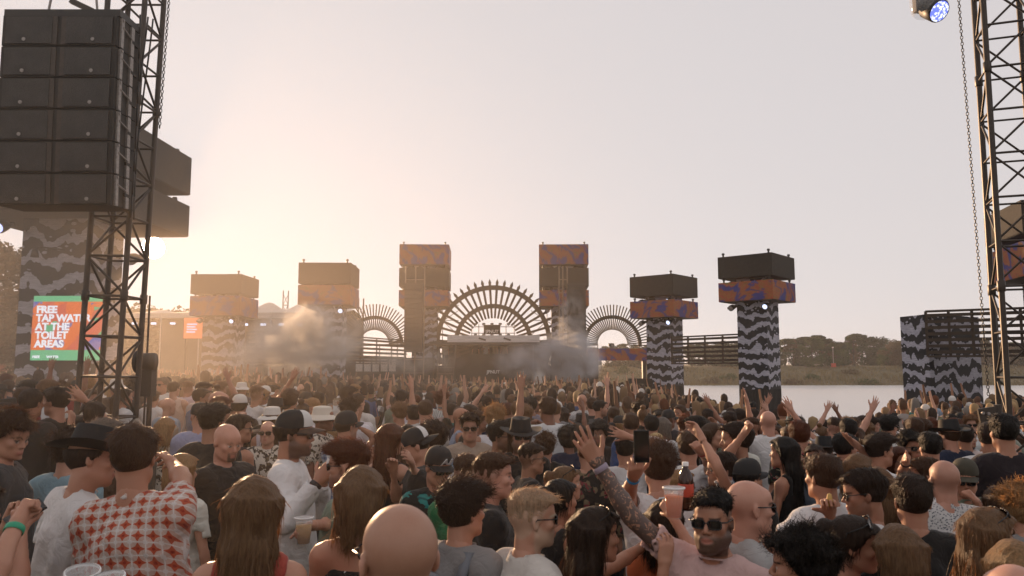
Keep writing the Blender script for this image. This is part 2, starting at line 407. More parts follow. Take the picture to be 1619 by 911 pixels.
# ------------------------------------------------------------------ heads (origin between the ears, face towards +y)
def sm(x, a, b):
    t = np.clip((x - a) / (b - a), 0, 1); return t * t * (3 - 2 * t)
_heads = {}
def head(kind, h):
    h = round(h, 4)
    if (kind, h) in _heads: return _heads[(kind, h)]
    fem = kind == 'f'; wide = 1.06 if kind == 'm2' else (0.95 if fem else 1.0)
    f = Field((-.105, -.135, -.20), (.105, .145, .145), h)
    f.ell((0, -.015, .035), (.076 * wide, .098, .088), .0)
    f.ell((0, .028, -.040), (.060 * wide, .064, .074 if fem else .078), .03)
    f.ell((0, .060, .050), (.052 * wide, .040, .040), .02)                    # forehead
    if not fem: f.cone((-.032, .086, .024), (.032, .086, .024), .012, .012, .018)      # brow ridge
    for sx in (-1, 1):
        f.cone((sx * .052 * wide, .0, -.060), (sx * .022, .066, -.096), .020 if not fem else .015, .017, .03)   # jaw
        f.ell((sx * .043 * wide, .066, -.016), (.022, .020, .017), .022)       # cheek bone
        f.ell((sx * .078 * wide, -.010, -.004), (.009, .019, .031), .006, rz=sx * .35)   # ear
        f.ell((sx * .085 * wide, -.004, -.002), (.006, .009, .017), .004, op='s')
    f.ell((0, .080, -.098), (.024, .018, .016), .018)                          # chin
    f.ell((0, .078, -.062), (.032, .022, .026), .015)                          # mouth mound
    for sx in (-1, 1): f.ell((sx * .032, .104, .004), (.019, .016, .0125), .012, op='s')
    for sx in (-1, 1): f.ell((sx * .031, .0765, .003), (.0145, .0145, .0125), .003)
    f.cone((0, .090, .016), (0, .112 if not fem else .107, -.024), .0075, .0115, .012)
    for sx in (-1, 1): f.ell((sx * .012, .100, -.030), (.0085, .011, .008), .006)
    f.ell((0, .0985, -.0555), (.022, .0085, .0055), .004); f.ell((0, .0970, -.0675), (.019, .0090, .0065), .004)
    f.ell((0, .1095, -.0612), (.024, .006, .0018), .003, op='s')
    r = .047 if fem else .056
    f.cone((0, -.022, -.05), (0, -.034, -.215), r, r + .007, .03)
    V, Q = f.net(); _heads[(kind, h)] = (V, Q); return V, Q
HL = ([-.13, -.06, -.03, -.008, .012, .035, .058, .075, .1], [-.078, -.072, -.05, -.012, .005, .03, .07, .078, .085])
def hairline(y): return np.interp(y, HL[0], HL[1])
def zones(V, beard, scalp, brow=1.0, fem=False):
    x, y, z = np.abs(V[:, 0]), V[:, 1], V[:, 2]; n = len(V); C = np.zeros((n, 4), np.float32)
    bz = .0265 - (x - .030) ** 2 * 9
    R = brow * sm(y, .055, .07) * sm(np.abs(z - bz), .0062, .0035) * sm(x, .007, .013) * sm(x, .056, .048)
    lip = sm((x / .026) ** 2 + ((z + .0615) / .0125) ** 2, 1.15, .7) * sm(y, .085, .093)
    if beard in ('full', 'stubble'):
        top = np.interp(y, [-.02, .0, .03, .06, .085, .1, .12], [.02, .005, -.032, -.042, -.042, -.043, -.043])
        b = sm(top - z, -.012, .016) * sm(z, -.150 , -.120) * sm(y, -.022, -.008) * (1 - lip)
        R = np.maximum(R, b * (.82 if beard == 'full' else .45))
    if beard == 'goatee': R = np.maximum(R, sm(x, .036, .028) * sm(z, -.041, -.046) * sm(y, .06, .07) * (1 - lip) * sm(z, -.13, -.115))
    if scalp > 0: R = np.maximum(R, scalp * sm(z - hairline(y), -.006, .008) * sm(x, .09, .084))
    C[:, 0] = R; C[:, 1] = lip * (1.3 if fem else .8)
    ex, ez = x - .031, z - .003
    C[:, 3] = sm((ex / .0135) ** 2 + (ez / .0068) ** 2, 1.1, .75) * sm(y, .076, .08)
    C[:, 2] = np.maximum(sm(np.sqrt(ex ** 2 + ez ** 2), .0068, .0052) * C[:, 3], .8 * sm(np.abs(ez - .0072 + ex * ex * 14), .0028, .0012) * sm(np.abs(ex), .018, .013) * sm(y, .07, .078))
    return C

# ------------------------------------------------------------------ hair (in head coordinates)
def blades(Pn, N, D, Ln, wd, seg, rg, lift=.3, grav=0.0, curl=0.0):
    n = len(Pn); t = np.linspace(0, 1, seg + 1)
    side = np.cross(D, N); side /= np.linalg.norm(side, axis=1)[:, None] + 1e-9
    a = rg.uniform(-.7, .7, n)[:, None]; side = side * np.cos(a) + N * np.sin(a)
    V = []; ph = rg.uniform(0, 6.28, n)
    for i, s in enumerate(t):
        p = Pn - N * .003 + D * (Ln * s)[:, None] + N * (lift * Ln * s * (1 - .45 * s))[:, None]
        p[:, 2] -= grav * Ln * s * s
        if curl: p = p + side * (curl * np.sin(ph + s * 9))[:, None] + N * (curl * np.cos(ph + s * 9))[:, None]
        w_ = wd * (1 - s) if i == seg else wd * (1 - .3 * s)
        if i < seg: V.append(p - side * w_); V.append(p + side * w_)
        else: V.append(p)
    VV = np.stack(V, 1).reshape(-1, 3); k = 2 * seg + 1; b = np.arange(n)[:, None] * k
    Q = np.concatenate([b + np.array([2 * i, 2 * i + 1, 2 * i + 3, 2 * i + 2]) for i in range(seg - 1)]) if seg > 1 else np.zeros((0, 4), int)
    T = b + np.array([2 * seg - 2, 2 * seg - 1, 2 * seg])
    return VV, Q, T
def face_samples(V, Q, n, rg):
    a, b, c, d = (V[Q[:, i]] for i in range(4)); N = np.cross(c - a, d - b); A = np.linalg.norm(N, axis=1)
    i = rg.choice(len(Q), n, p=A / A.sum()); u, v = rg.random((2, n, 1))
    p = (a[i] * (1 - u) + b[i] * u) * (1 - v) + (d[i] * (1 - u) + c[i] * u) * v
    return p, N[i] / (A[i][:, None] + 1e-12)
_hair = {}
def hair(style, lod):
    """lod 0 near, 1 middle"""
    if (style, lod) in _hair: return _hair[(style, lod)]
    key0 = style; under = style.endswith('_under'); style = style.replace('_under', '')
    h = .0075 if lod == 0 else .012; rg = np.random.default_rng(abs(hash_s(style)) % 1000)
    longs = {'long': -.46, 'longwave': -.40, 'mid': -.26, 'bob': -.15, 'halfup': -.13}
    zmin = longs.get(style, -.13) - .03
    if style == 'pony': zmin = -.32
    f = Field((-.19, -.26, zmin), (.19, .16, .24), h); X, Y, Z = f.full()
    top, side, noise, nf = {'short': (.024, .011, .0055, 60), 'crop': (.016, .007, .003, 80), 'fade': (.019, .001, .004, 60), 'quiff': (.034, .007, .004, 50),
        'messy': (.036, .020, .007, 45), 'curly': (.040, .024, .010, 75), 'afro': (.06, .05, .008, 80), 'bun': (.012, .010, .0025, 70), 'pony': (.012, .010, .0025, 70),
        'topknot': (.012, .010, .002, 70)}.get(style, (.016, .016, .003, 60))
    sz = sm(Z, .02, .10); t = side + (top - side) * sz
    if style == 'quiff': t = t + .014 * sm(Y, .0, .07) * sm(Z, .07, .11)
    if style == 'fade': t = t * sm(Z, .035, .10) - .003 * (1 - sm(Z, .03, .07))
    cx, cyy, cz = 0, -.015, .035; rx, ry, rz_ = .077, .099, .089
    k0 = np.sqrt((X / rx) ** 2 + ((Y - cyy) / ry) ** 2 + ((Z - cz) / rz_) ** 2); d = (k0 - 1) * .088 - t
    k1 = np.sqrt((X / .058) ** 2 + ((Y - .06) / .046) ** 2 + ((Z - .05) / .046) ** 2)
    d = np.minimum(d, (k1 - 1) * .045 - t * .9 + .0)                  # follows the forehead
    d = d + noise * wob(X, Y, Z * .6, nf, 3) * sm(Z, -.02, .05)
    if style == 'curly': d = d + .006 * wob(X, Y, Z, 150, 5)
    yy = np.clip(Y, -.13, .12); hl = np.interp(yy, HL[0], HL[1]) + .004 * wob(X, Y, Z * 0, 90, 9)
    cut = hl - Z
    if style in longs or style in ('bun', 'pony', 'topknot'): cut = np.minimum(cut, np.maximum(Y - .0, -.09 - Z))
    f.F = np.maximum(d, cut * .8)
    if style in longs:
        zb = longs[style]; wdt = {'bob': .098, 'longwave': .115}.get(style, .098)
        # mantle that falls behind and beside the face
        fz = np.clip((.06 - Z) / (.06 - zb), 0, 1)
        rx2 = wdt - .012 * fz + .006 * np.sin(Z * 38); yc = -.045 - .035 * sm(fz, 0, .5); ry2 = .078 - .028 * fz
        k = np.sqrt((X / rx2) ** 2 + ((Y - yc) / ry2) ** 2); dm = (k - 1) * .06 + .007 * wob(X, Y, Z * .10, 75, 11) + .0025 * wob(X, Y, Z * .08, 190, 12)
        dm = np.maximum(dm, np.maximum((Z - .06) * .5, zb + .02 * np.sin(X * 60) - Z)); dm = np.maximum(dm, (Y - (.045 - .03 * fz)) * .9)
        hh = np.clip(.5 + .5 * (f.F - dm) / .035, 0, 1); f.F = f.F + (dm - f.F) * hh - .035 * hh * (1 - hh)
    if style == 'halfup': f.ell((0, -.118, .035), (.042, .03, .05), .012); f.cone((0, -.13, .03), (0, -.135, -.11), .03, .016, .015)
    if style == 'bun': f.ell((0, -.135, .055), (.048, .04, .046), .012)
    if style == 'topknot': f.ell((0, -.06, .155), (.045, .045, .04), .012)
    if style == 'pony': f.cone((0, -.11, .06), (0, -.16, -.02), .024, .034, .012); f.cone((0, -.16, -.02), (0, -.165, -.26), .034, .015, .012)
    if under: f.F = np.maximum(f.F, Z - .046)
    V, Q = f.net()
    # strands
    nb = {'short': 2600, 'crop': 1600, 'fade': 1600, 'quiff': 2600, 'messy': 2800, 'curly': 2600, 'afro': 2200, 'bob': 3200, 'mid': 3200, 'long': 4000, 'longwave': 3800, 'halfup': 3600}.get(style, 1500)
    if lod: nb = int(nb * .3)
    if under: nb //= 2
    p, N = face_samples(V, Q, nb, rg)
    if under: kp = p[:, 2] < .035; p, N = p[kp], N[kp]; nb = len(p)
    cr = np.array([0, -.06, .13]); D = p - cr; D -= N * (D * N).sum(1)[:, None]; D += rg.normal(size=D.shape) * .02
    wd = .0013 if lod == 0 else .0024
    if style in longs or style in ('pony', 'bun', 'topknot'):
        low = p[:, 2] < .05; D[low] = np.array([0, -.12, -1.0]) + rg.normal(size=(low.sum(), 3)) * .10
        D -= N * (D * N).sum(1)[:, None] * .9; D /= np.linalg.norm(D, axis=1)[:, None] + 1e-9
        Ln = rg.uniform(.06, .20, nb) * (.5 if style in ('halfup', 'bob') else 1.0) * (1.0 if style in longs else .5) * np.where(p[:, 2] > .03, .33, 1.0) * np.where(p[:, 1] > .03, .45, 1.0); seg = 4; lift = .05; gr = .25; cu = .004 if style == 'longwave' else 0.0015
    else:
        if style in ('quiff', 'fade', 'messy'): D = D * .6 + np.array([0, .04, .03]) + rg.normal(size=D.shape) * (.03 if style == 'messy' else .015)
        if style in ('curly', 'afro'): D = rg.normal(size=D.shape)
        D -= N * (D * N).sum(1)[:, None]; D /= np.linalg.norm(D, axis=1)[:, None] + 1e-9
        Ln = rg.uniform(.012, .032, nb) * {'curly': 1.6, 'afro': 1.5, 'messy': 1.7, 'quiff': 1.5}.get(style, 1.0) * (.5 + .9 * sm(p[:, 2], -.02, .1))
        seg = 2 if style not in ('curly', 'afro') else 4; lift = {'curly': .55, 'afro': .6, 'messy': .5, 'quiff': .5, 'fade': .6}.get(style, .38); gr = 0; cu = .004 if style in ('curly', 'afro') else 0
    BV, BQ, BT = blades(p, N, D, Ln, wd, seg, rg, lift, gr, cu)
    me = mk_mesh('hair', np.concatenate([V, BV]), np.concatenate([Q, BQ + len(V)]), BT + len(V), [M['hair']])
    _hair[(key0, lod)] = me; return me
def hash_s(s):
    v = 0
    for ch in s: v = (v * 31 + ord(ch)) & 0xffffff
    return v

# ------------------------------------------------------------------ headwear and glasses (in head coordinates)
_wear = {}
def cap_mesh(kind):
    """meshes: list of (part name, mesh, colour role)"""
    if kind in _wear: return _wear[kind]
    out = []
    if kind == 'cap':
        b = MB()
        def f(u, v):
            th = u * 2 * math.pi; ph = v * math.pi / 2
            r = math.cos(ph) ** .72; x = .089 * r * math.sin(th); y = -.010 + .109 * r * math.cos(th); z = .040 + .108 * math.sin(ph) ** .9 + .012 * math.cos(th) * (1 - v)
            return (x, y, z)
        b.grid(f, 32, 10); b.tube((0, -.01, .146), (0, -.01, .153), .008, .006, 8)
        out.append(('crown', b.mesh('cap_crown', M['felt'], True), 0))
        b = MB()
        for side in (0, 1):
            def g(u, v, s=side):
                a = (u - .5) * 2; x = .080 * math.sin(a * 1.35) * (1 + .02 * v); y0 = -.010 + .107 * math.cos(a * 1.2)
                y = y0 + v * .082 * math.cos(a * 1.25) ** .6 if abs(a) < .999 else y0
                return (x, y, .047 - .022 * a * a * (1 + v * .6) - .012 * v + (.0035 if s else 0))
            b.grid(g, 16, 6)
        out.append(('brim', b.mesh('cap_brim', M['felt'], True), 1))
        b = MB()
        def p(u, v):
            th = (u - .5) * 1.75; ph = v * 1.25; r = math.cos(ph) ** .72
            return ((.0905 * r * math.sin(th)), -.010 + .1105 * r * math.cos(th), .045 + .1065 * math.sin(ph) ** .9 + .012 * math.cos(th) * (1 - v))
        b.grid(p, 14, 8); out.append(('front_panel', b.mesh('cap_panel', M['felt'], True), 2))
    elif kind == 'fedora':
        b = MB()
        def f(u, v):
            th = u * 2 * math.pi; c, s = math.sin(th), math.cos(th)
            if v < .72:
                k = v / .72; r = 1 - .16 * k; z = .035 + .115 * k - (.0 if k < .85 else 0)
            else:
                k = (v - .72) / .28; r = .84 * (1 - k); z = .150 - .018 * math.sin(k * 1.5) * (1 - .7 * abs(c))
            pin = 1 - .22 * max(0, s) ** 3 * min(1, v * 1.3)
            return (.093 * r * c * pin, -.012 + .112 * r * s, z)
        b.grid(f, 36, 14); out.append(('crown', b.mesh('hat_crown', M['felt'], True), 0))
        b = MB()
        for sgn in (0, 1):
            def g(u, v, q=sgn):
                th = u * 2 * math.pi; c, s = math.sin(th), math.cos(th); e = .088 * v
                return ((.090 + e) * c, -.012 + (.109 + e) * s, .036 + .030 * v * v * c * c - .012 * v * s * s + q * .004)
            b.grid(g, 40, 5)
        out.append(('brim', b.mesh('hat_brim', M['felt'], True), 0))
        b = MB()
        b.grid(lambda u, v: (.0955 * math.sin(u * 6.2832), -.012 + .1145 * math.cos(u * 6.2832), .036 + .024 * v), 36, 1)
        out.append(('hat_band', b.mesh('hat_band', M['felt'], True), 1))
    elif kind == 'bucket':
        b = MB()
        def f(u, v):
            th = u * 2 * math.pi; c, s = math.sin(th), math.cos(th)
            if v < .75: k = v / .75; r, z = .094 - .016 * k, .040 + .085 * k
            else: k = (v - .75) / .25; r, z = .078 * (1 - k), .125 + .01 * math.sin(k * 1.57)
            return (r * c, -.012 + r * 1.15 * s, z)
        b.grid(f, 32, 10); out.append(('crown', b.mesh('bucket_crown', M['felt'], True), 0))
        b = MB()
        for q in (0, 1): b.grid(lambda u, v, q=q: ((.094 + .062 * v) * math.sin(u * 6.2832), -.012 + (.108 + .062 * v) * math.cos(u * 6.2832), .042 - .045 * v + .004 * math.sin(u * 19) * v + q * .004), 36, 4)
        out.append(('brim', b.mesh('bucket_brim', M['felt'], True), 0))
    elif kind in ('shades', 'specs', 'shades_up'):
        b = MB(); lens = MB(); lz = .004
        for sx in (-1, 1):
            n = 14; c = (sx * .034, .110, lz); V = []
            for i in range(n):
                a = 2 * math.pi * i / n; ca, sa = math.cos(a), math.sin(a)
                dx = .0275 * math.copysign(abs(ca) ** .55, ca); dz = .0185 * math.copysign(abs(sa) ** .6, sa)
                x = c[0] + dx; V.append((x, .1115 - 2.4 * x * x - .10 * max(0, -dz), lz + dz))
            ring = V + [V[0]]
            for i in range(n): b.tube(ring[i], ring[i + 1], .0019 if kind == 'specs' else .0030, n=5)
            V2 = V + [(c[0], .1135 - 2.4 * c[0] ** 2, lz)]
            if kind != 'specs': lens.add(V2, T=[(n, i, (i + 1) % n) for i in range(n)])
            b.tube((sx * .060, .103, lz + .010), (sx * .079, .078, lz + .010), .0032, n=5); b.tube((sx * .079, .078, lz + .010), (sx * .083, -.004, lz + .012), .0028, n=5)
            b.tube((sx * .083, -.004, lz + .012), (sx * .082, -.022, lz - .006), .0025, n=5)
        b.tube((-.008, .1115, lz + .006), (.008, .1115, lz + .006), .0024, n=5)
        for q in (b, lens): q.V = [(v[0], v[1] - .007 * sm(v[1], .05, .1), v[2]) for v in q.V]
        out.append(('frame', b.mesh('glasses_frame', M['dark_plastic'], True), None))
        if kind != 'specs': out.append(('lens', lens.mesh('glasses_lens', M['sun_lens'], True), None))
    _wear[kind] = out; return out

# ------------------------------------------------------------------ hands: wrist at origin, fingers towards +z, palm facing +y, thumb on +x
_hands = {}
def hand(pose, h):
    h = round(h, 4)
    if (pose, h) in _hands: return _hands[(pose, h)]
    f = Field((-.09, -.06, -.05), (.11, .11, .215), h)
    spread, curl, thumb = {'open': (.16, .12, .75), 'relax': (.05, .55, .35), 'fist': (.0, 1.55, .2), 'grip': (.03, 1.05, .9), 'flat': (.02, .10, .2)}[pose]
    bases = [(.030, .088, .074), (.010, .093, .082), (-.010, .090, .076), (-.028, .080, .060)]
    f.cone((0, 0, -.045), (0, 0, .01), .028, .026, .0)
    for i, (bx, bz, ln) in enumerate(bases):
        f.cone((bx * .55, .0, .015), (bx, .0, bz), .0155, .0105, .016)
        a = (1.5 - i) * spread; d = np.array([math.sin(a), 0, math.cos(a)]); p = np.array([bx, 0, bz]); ang = 0.0
        for j, (fr, rr) in enumerate(((.46, .0092), (.30, .0082), (.24, .0074))):
            ang += curl * (0.75 if j == 0 else 0.95) * (1 + .08 * i)
            dd = d * math.cos(ang) + np.array([0, 1, 0]) * math.sin(ang); q = p + dd * ln * fr
            f.cone(p, q, rr, rr - .0008, .004); p = q
    tb = np.array([.026, .006, .026]); a = thumb
    t1 = tb + np.array([math.sin(a) * .045, .014, math.cos(a) * .045]); t2 = t1 + np.array([math.sin(a * .6) * .033, .012 + .01 * (curl > .8), math.cos(a * .6) * .033])
    f.cone((.012, .004, .012), tb, .018, .0135, .014); f.cone(tb, t1, .0135, .0105, .008); f.cone(t1, t2, .0105, .0085, .004)
    f.ell((0, .006, .045), (.032, .014, .042), .014)
    _hands[(pose, h)] = f.net(); return _hands[(pose, h)]

# ------------------------------------------------------------------ bodies (1.75 m tall, facing +y, right side +x)
ARMS = {'down': ((.275, .04, .82), (.6, -1, 0), 'relax'), 'down2': ((.25, .14, .86), (.7, -1, 0), 'relax'), 'up': ((.26, .10, 1.98), (1, .3, 0), 'open'), 'upwide': ((.50, .06, 1.86), (.4, .4, -1), 'open'),
        'upbent': ((.24, .22, 1.80), (1, .1, -.3), 'open'), 'fistup': ((.22, .16, 1.92), (1, .2, 0), 'fist'), 'phone': ((.10, .40, 1.58), (.8, 0, -1), 'grip'), 'phonelow': ((.08, .34, 1.18), (.8, -.3, -1), 'grip'),
        'cup': ((.16, .36, 1.22), (.7, -.4, -1), 'grip'), 'drink': ((.07, .25, 1.47), (.9, .1, -.6), 'grip'), 'reach': ((.30, .55, 1.43), (.8, 0, -1), 'relax'), 'side': ((.72, .12, 1.40), (0, -.6, -1), 'relax'),
        'onhead': ((.09, .02, 1.79), (1, .2, -.2), 'flat'), 'across': ((-.16, .36, 1.36), (.8, .2, -1), 'relax'), 'hip': ((.24, .03, 1.02), (1, -.8, 0), 'relax'), 'clap': ((.05, .30, 1.62), (1, .2, -.5), 'flat'),
        'shoulder': ((.42, .48, 1.52), (.8, 0, -.6), 'flat'), 'chin': ((.06, .22, 1.50), (.6, .1, -1), 'fist')}
def arm(side, spec, fem):
    tgt, pole, hp = ARMS[spec] if isinstance(spec, str) else spec
    S = np.array([.168 if not fem else .148, -.015, 1.402]); tgt = np.array(tgt, float)
    if tgt[2] > 1.6: S = S + np.array([-.012, .0, .035])
    d = tgt - S; L = np.linalg.norm(d); l1, l2 = .285, .255
    if L > l1 + l2 - .006: d *= (l1 + l2 - .006) / L; L = l1 + l2 - .006
    T = S + d; dn = d / L; a = (l1 * l1 - l2 * l2 + L * L) / (2 * L); hgt = math.sqrt(max(0, l1 * l1 - a * a))
    po = np.array(pole, float); po -= dn * (po @ dn); po /= np.linalg.norm(po) + 1e-9
    E = S + dn * a + po * hgt; m = np.array([side, 1, 1]); return S * m, E * m, T * m, hp
def hand_frame(E, T, side, palm):
    z = T - E; z /= np.linalg.norm(z); y = np.asarray(palm, float); y = y - z * (y @ z); y /= np.linalg.norm(y) + 1e-9
    x = np.cross(y, z); return np.stack([x, y, z], 1)
def torso(f, fem, g, build, skin=True):
    b = build
    if fem:
        f.ell((0, 0, 1.28), (.135 * b + g, .095 * b + g, .17 + g), .03); f.ell((0, .0, 1.08), (.115 * b + g, .085 * b + g, .16 + g), .06); f.ell((0, -.012, .92), (.165 * b + g, .115 * b + g, .13 + g), .07)
        f.cone((-.125, -.015, 1.40), (.125, -.015, 1.40), .050 + g, .050 + g, .04)
        for sx in (-1, 1): f.ell((sx * .066, .083, 1.255), (.060 + g, .052 + g, .062 + g), .03)
    else:
        f.ell((0, -.005, 1.285), (.165 * b + g, .112 * b + g, .185 + g), .03); f.ell((0, .01 * b, 1.07), (.145 * b + g, .105 * b * b + g, .17 + g), .06); f.ell((0, -.01, .92), (.160 * b + g, .115 * b + g, .13 + g), .07)
        f.cone((-.145, -.018, 1.40), (.145, -.018, 1.40), .060 + g, .060 + g, .04)
    for sx in (-1, 1): f.cone((sx * .03, -.03, 1.475), (sx * (.12 if fem else .15), -.02, 1.425), .036 + g * .7, .046 + g * .7, .035)
_bodies = {}
def body_parts(fem, R, Lf, build, h, hh, palmR=None, palmL=None):
    """torso, arms and legs as one surface, with hands set on the wrists"""
    fr = .84 if fem else 1.0
    arms = [arm(1, R, fem), arm(-1, Lf, fem)]
    pts = np.array([p for a in arms for p in a[:3]]); lo = np.minimum(pts.min(0) - .08, (-.25, -.2, -.02)); hi = np.maximum(pts.max(0) + .08, (.25, .22, 1.52))
    lo[2] = .78; f = Field(lo, hi, h); torso(f, fem, -.006, build); g = Field((-.24, -.2, -.02), (.24, .22, .86), max(.034, h * 1.5)); g.ell((0, -.01, .92), (.154 * build, .109 * build, .13), .0)
    for S, E, T, hp in arms:
        f.ell(S, (.060 * fr, .058 * fr, .062 * fr), .04)
        f.cone(S, E, .050 * fr * build ** .5, .040 * fr, .03); Mi = E + (T - E) * .3
        f.cone(E, Mi, .040 * fr, .042 * fr, .012); f.cone(Mi, T, .041 * fr, .0275 * fr, .015)
    for sx in (-1, 1):
        hip, kn, an = (sx * .088, -.005, .90), (sx * .10, .012, .49), (sx * .105, -.025, .09)
        g.cone(hip, kn, .082 * build ** .5, .054, .04); g.cone(kn, (sx * .103, -.022, .32), .052, .054, .02); g.cone((sx * .103, -.022, .32), an, .054, .035, .02)
        g.cone((sx * .105, -.04, .045), (sx * .12, .13, .03), .042, .03, .02)
    f.cone((0, -.03, 1.40), (0, -.03, 1.50), .050 * fr, .050 * fr, .03)
    V, Q = f.net(); V2, Q2 = g.net(); Q = np.concatenate([Q, Q2 + len(V)]); V = np.concatenate([V, V2]); Vs, Qs = [V], [Q]; frames = []; n = len(V); nh = []
    for (S, E, T, hp), side, palm in ((arms[0], 1, palmR), (arms[1], -1, palmL)):
        if palm is None:
            palm = (-side, 0, 0) if T[2] < 1.0 else ((0, 1, 0) if T[2] > 1.6 else (-side, 0, -.3))
        A = hand_frame(E, T, side, palm); hv, hq = hand(hp, hh); hv = hv.copy()
        # thumb side: mirror the hand so that the thumb sits on the inner side
        inner = np.array([-side, 0, .0]) if T[2] > 1.6 else np.array([0, .6, 1.0])
        flip = (A[:, 0] @ inner) < 0
        if flip: hv[:, 0] *= -1; hq = hq[:, ::-1]
        hv = (hv * fr) @ A.T + T; Vs.append(hv); Qs.append(hq + n); n += len(hv); frames.append((A, T, E, -1 if flip else 1))
    return np.concatenate(Vs), np.concatenate(Qs), arms, frames, (len(V), len(Q))
def shirt_mesh(fem, arms, build, kind, h, mat, seed=1):
    pts = np.array([p for a in arms for p in a[:2]]); lo = np.minimum(pts.min(0) - .12, (-.3, -.24, .74)); hi = np.maximum(pts.max(0) + .12, (.3, .26, 1.52))
    if kind == 'long': p3 = np.array([a[2] for a in arms]); lo = np.minimum(lo, p3.min(0) - .07); hi = np.maximum(hi, p3.max(0) + .07)
    f = Field(lo, hi, h); X, Y, Z = f.full(); b = build
    hem = {'crop': 1.08, 'tank': .86, 'halter': .9}.get(kind, .80)
    torso(f, fem, .012 if kind in ('halter', 'crop', 'tank') else .017, b)
    if kind not in ('halter', 'crop') and not (fem and kind == 'tank'):
        rx = (.154 if not fem else .142) * b + .014; ry = (.115 if not fem else .108) * b ** 1.3 + .016
        fx = np.interp(Z, [.7, .95, 1.2, 1.4], [1.08, 1.05, 1.0, .9]); k = np.sqrt((X / (rx * fx)) ** 2 + ((Y + .002) / (ry * fx)) ** 2)
        d = np.maximum((k - 1) * ry, Z - 1.34); hh = np.clip(.5 + .5 * (f.F - d) / .05, 0, 1); f.F = f.F + (d - f.F) * hh - .05 * hh * (1 - hh)
    sleeve = kind in ('tee', 'long', 'shirt'); fr = .86 if fem else 1.0
    if sleeve:
        for S, E, T, hp in arms:
            en = E if kind == 'long' else S + (E - S) * (.64 if kind == 'tee' else .70)
            f.ell(S, (.075 * fr, .072 * fr, .076 * fr), .04); dn = (en - S) / np.linalg.norm(en - S)
            f.cone(S, en, .070 * fr, .062 * fr, .03)
            if kind == 'long':
                e2 = E + (T - E) * .93; f.cone(E, e2, .060 * fr, .047 * fr, .03); f.cone(e2 - (T - E) * .09, e2, .046 * fr, .046 * fr, .01); dn = (T - E) / np.linalg.norm(T - E); en = e2
            en_ = en - dn * .004; sl = f.sl(en_ - .1, en_ + .1, .0); x, y, z = f.grids(sl)
            pl = (x - en_[0]) * dn[0] + (y - en_[1]) * dn[1] + (z - en_[2]) * dn[2]
            r2 = np.sqrt(np.maximum(0, (x - en_[0]) ** 2 + (y - en_[1]) ** 2 + (z - en_[2]) ** 2 - pl ** 2))
            near = r2 < .085
            f.F[sl] = np.where(near, np.maximum(f.F[sl], pl), f.F[sl])
            rc = (.050 if kind != 'long' else .036) * fr; f.cone(en_ - dn * .02, en_ + dn * .03, rc, rc, .004, op='s')
    else:
        for S, E, T, hp in arms:     # arm holes
            f.ell(S + np.array([np.sign(S[0]) * .035, 0, .0]), (.062, .12, .12), .012, op='s')
    amp = .0045 if kind in ('halter', 'crop') else .0095
    f.F = f.F + amp * wob(X, Y, Z * .55, 26, seed, 6) * .6 + amp * .5 * wob(X * .7, Y * .7, Z, 60, seed + 3, 5) * .7
    f.F = np.maximum(f.F, hem + .006 * np.sin(X * 17) - Z)
    if kind == 'halter':
        f.F = np.maximum(f.F, Z - np.interp(Y, [-.1, .0, .1], [1.36, 1.38, 1.42])); f.F = np.maximum(f.F, np.abs(X) - np.interp(Z, [1.2, 1.36, 1.45], [.30, .105, .075]))
    elif kind in ('crop', 'tank'):
        f.ell((0, .03, 1.50), (.085, .13, .11), .01, op='s')
    else:
        f.ell((0, -.012, 1.53), (.066 if fem else .072, .070, .075), .008, op='s')
        if kind == 'tee' or kind == 'long':                     # ribbed neck band
            c, sn = math.cos(.30), math.sin(.30); x, y, z = X, Y + .014, Z - 1.474; y, z = c * y + sn * z, -sn * y + c * z
            q = np.sqrt((x / (.070 if not fem else .064)) ** 2 + (y / .072) ** 2); d = np.sqrt(((q - 1) * .071) ** 2 + z ** 2) - .0085
            f.put((slice(None),) * 3, d, .006)
        if kind == 'shirt':                                     # standing collar
            for sx in (-1, 1): f.cone((0, -.075, 1.500), (sx * .068, -.01, 1.488), .012, .014, .01); f.cone((sx * .068, -.01, 1.488), (sx * .035, .078, 1.435), .014, .013, .01)
    V, Q = f.net(); return mk_mesh('shirt', V, Q, None, [mat])
_trous = {}
def trousers_mesh(fem, kind, build):
    k = (fem, kind, round(build, 1))
    if k in _trous: return _trous[k]
    f = Field((-.3, -.22, .04), (.3, .24, 1.04), .024); f.ell((0, -.01, .93), (.170 * build + .012, .122 * build + .012, .13), .05)
    for sx in (-1, 1):
        hip, kn, an = (sx * .09, -.005, .88), (sx * .10, .012, .49), (sx * .105, -.025, .10)
        if kind == 'shorts': f.cone(hip, (sx * .105, .01, .52), .105, .088, .03)
        else: f.cone(hip, kn, .098, .070, .03); f.cone(kn, an, .070, .055, .03)
    X, Y, Z = f.full(); f.F = f.F + .004 * wob(X, Y, Z, 40, 4)
    V, Q = f.net(); _trous[k] = mk_mesh('trousers', V, Q, None, [M['denim']]); return _trous[k]

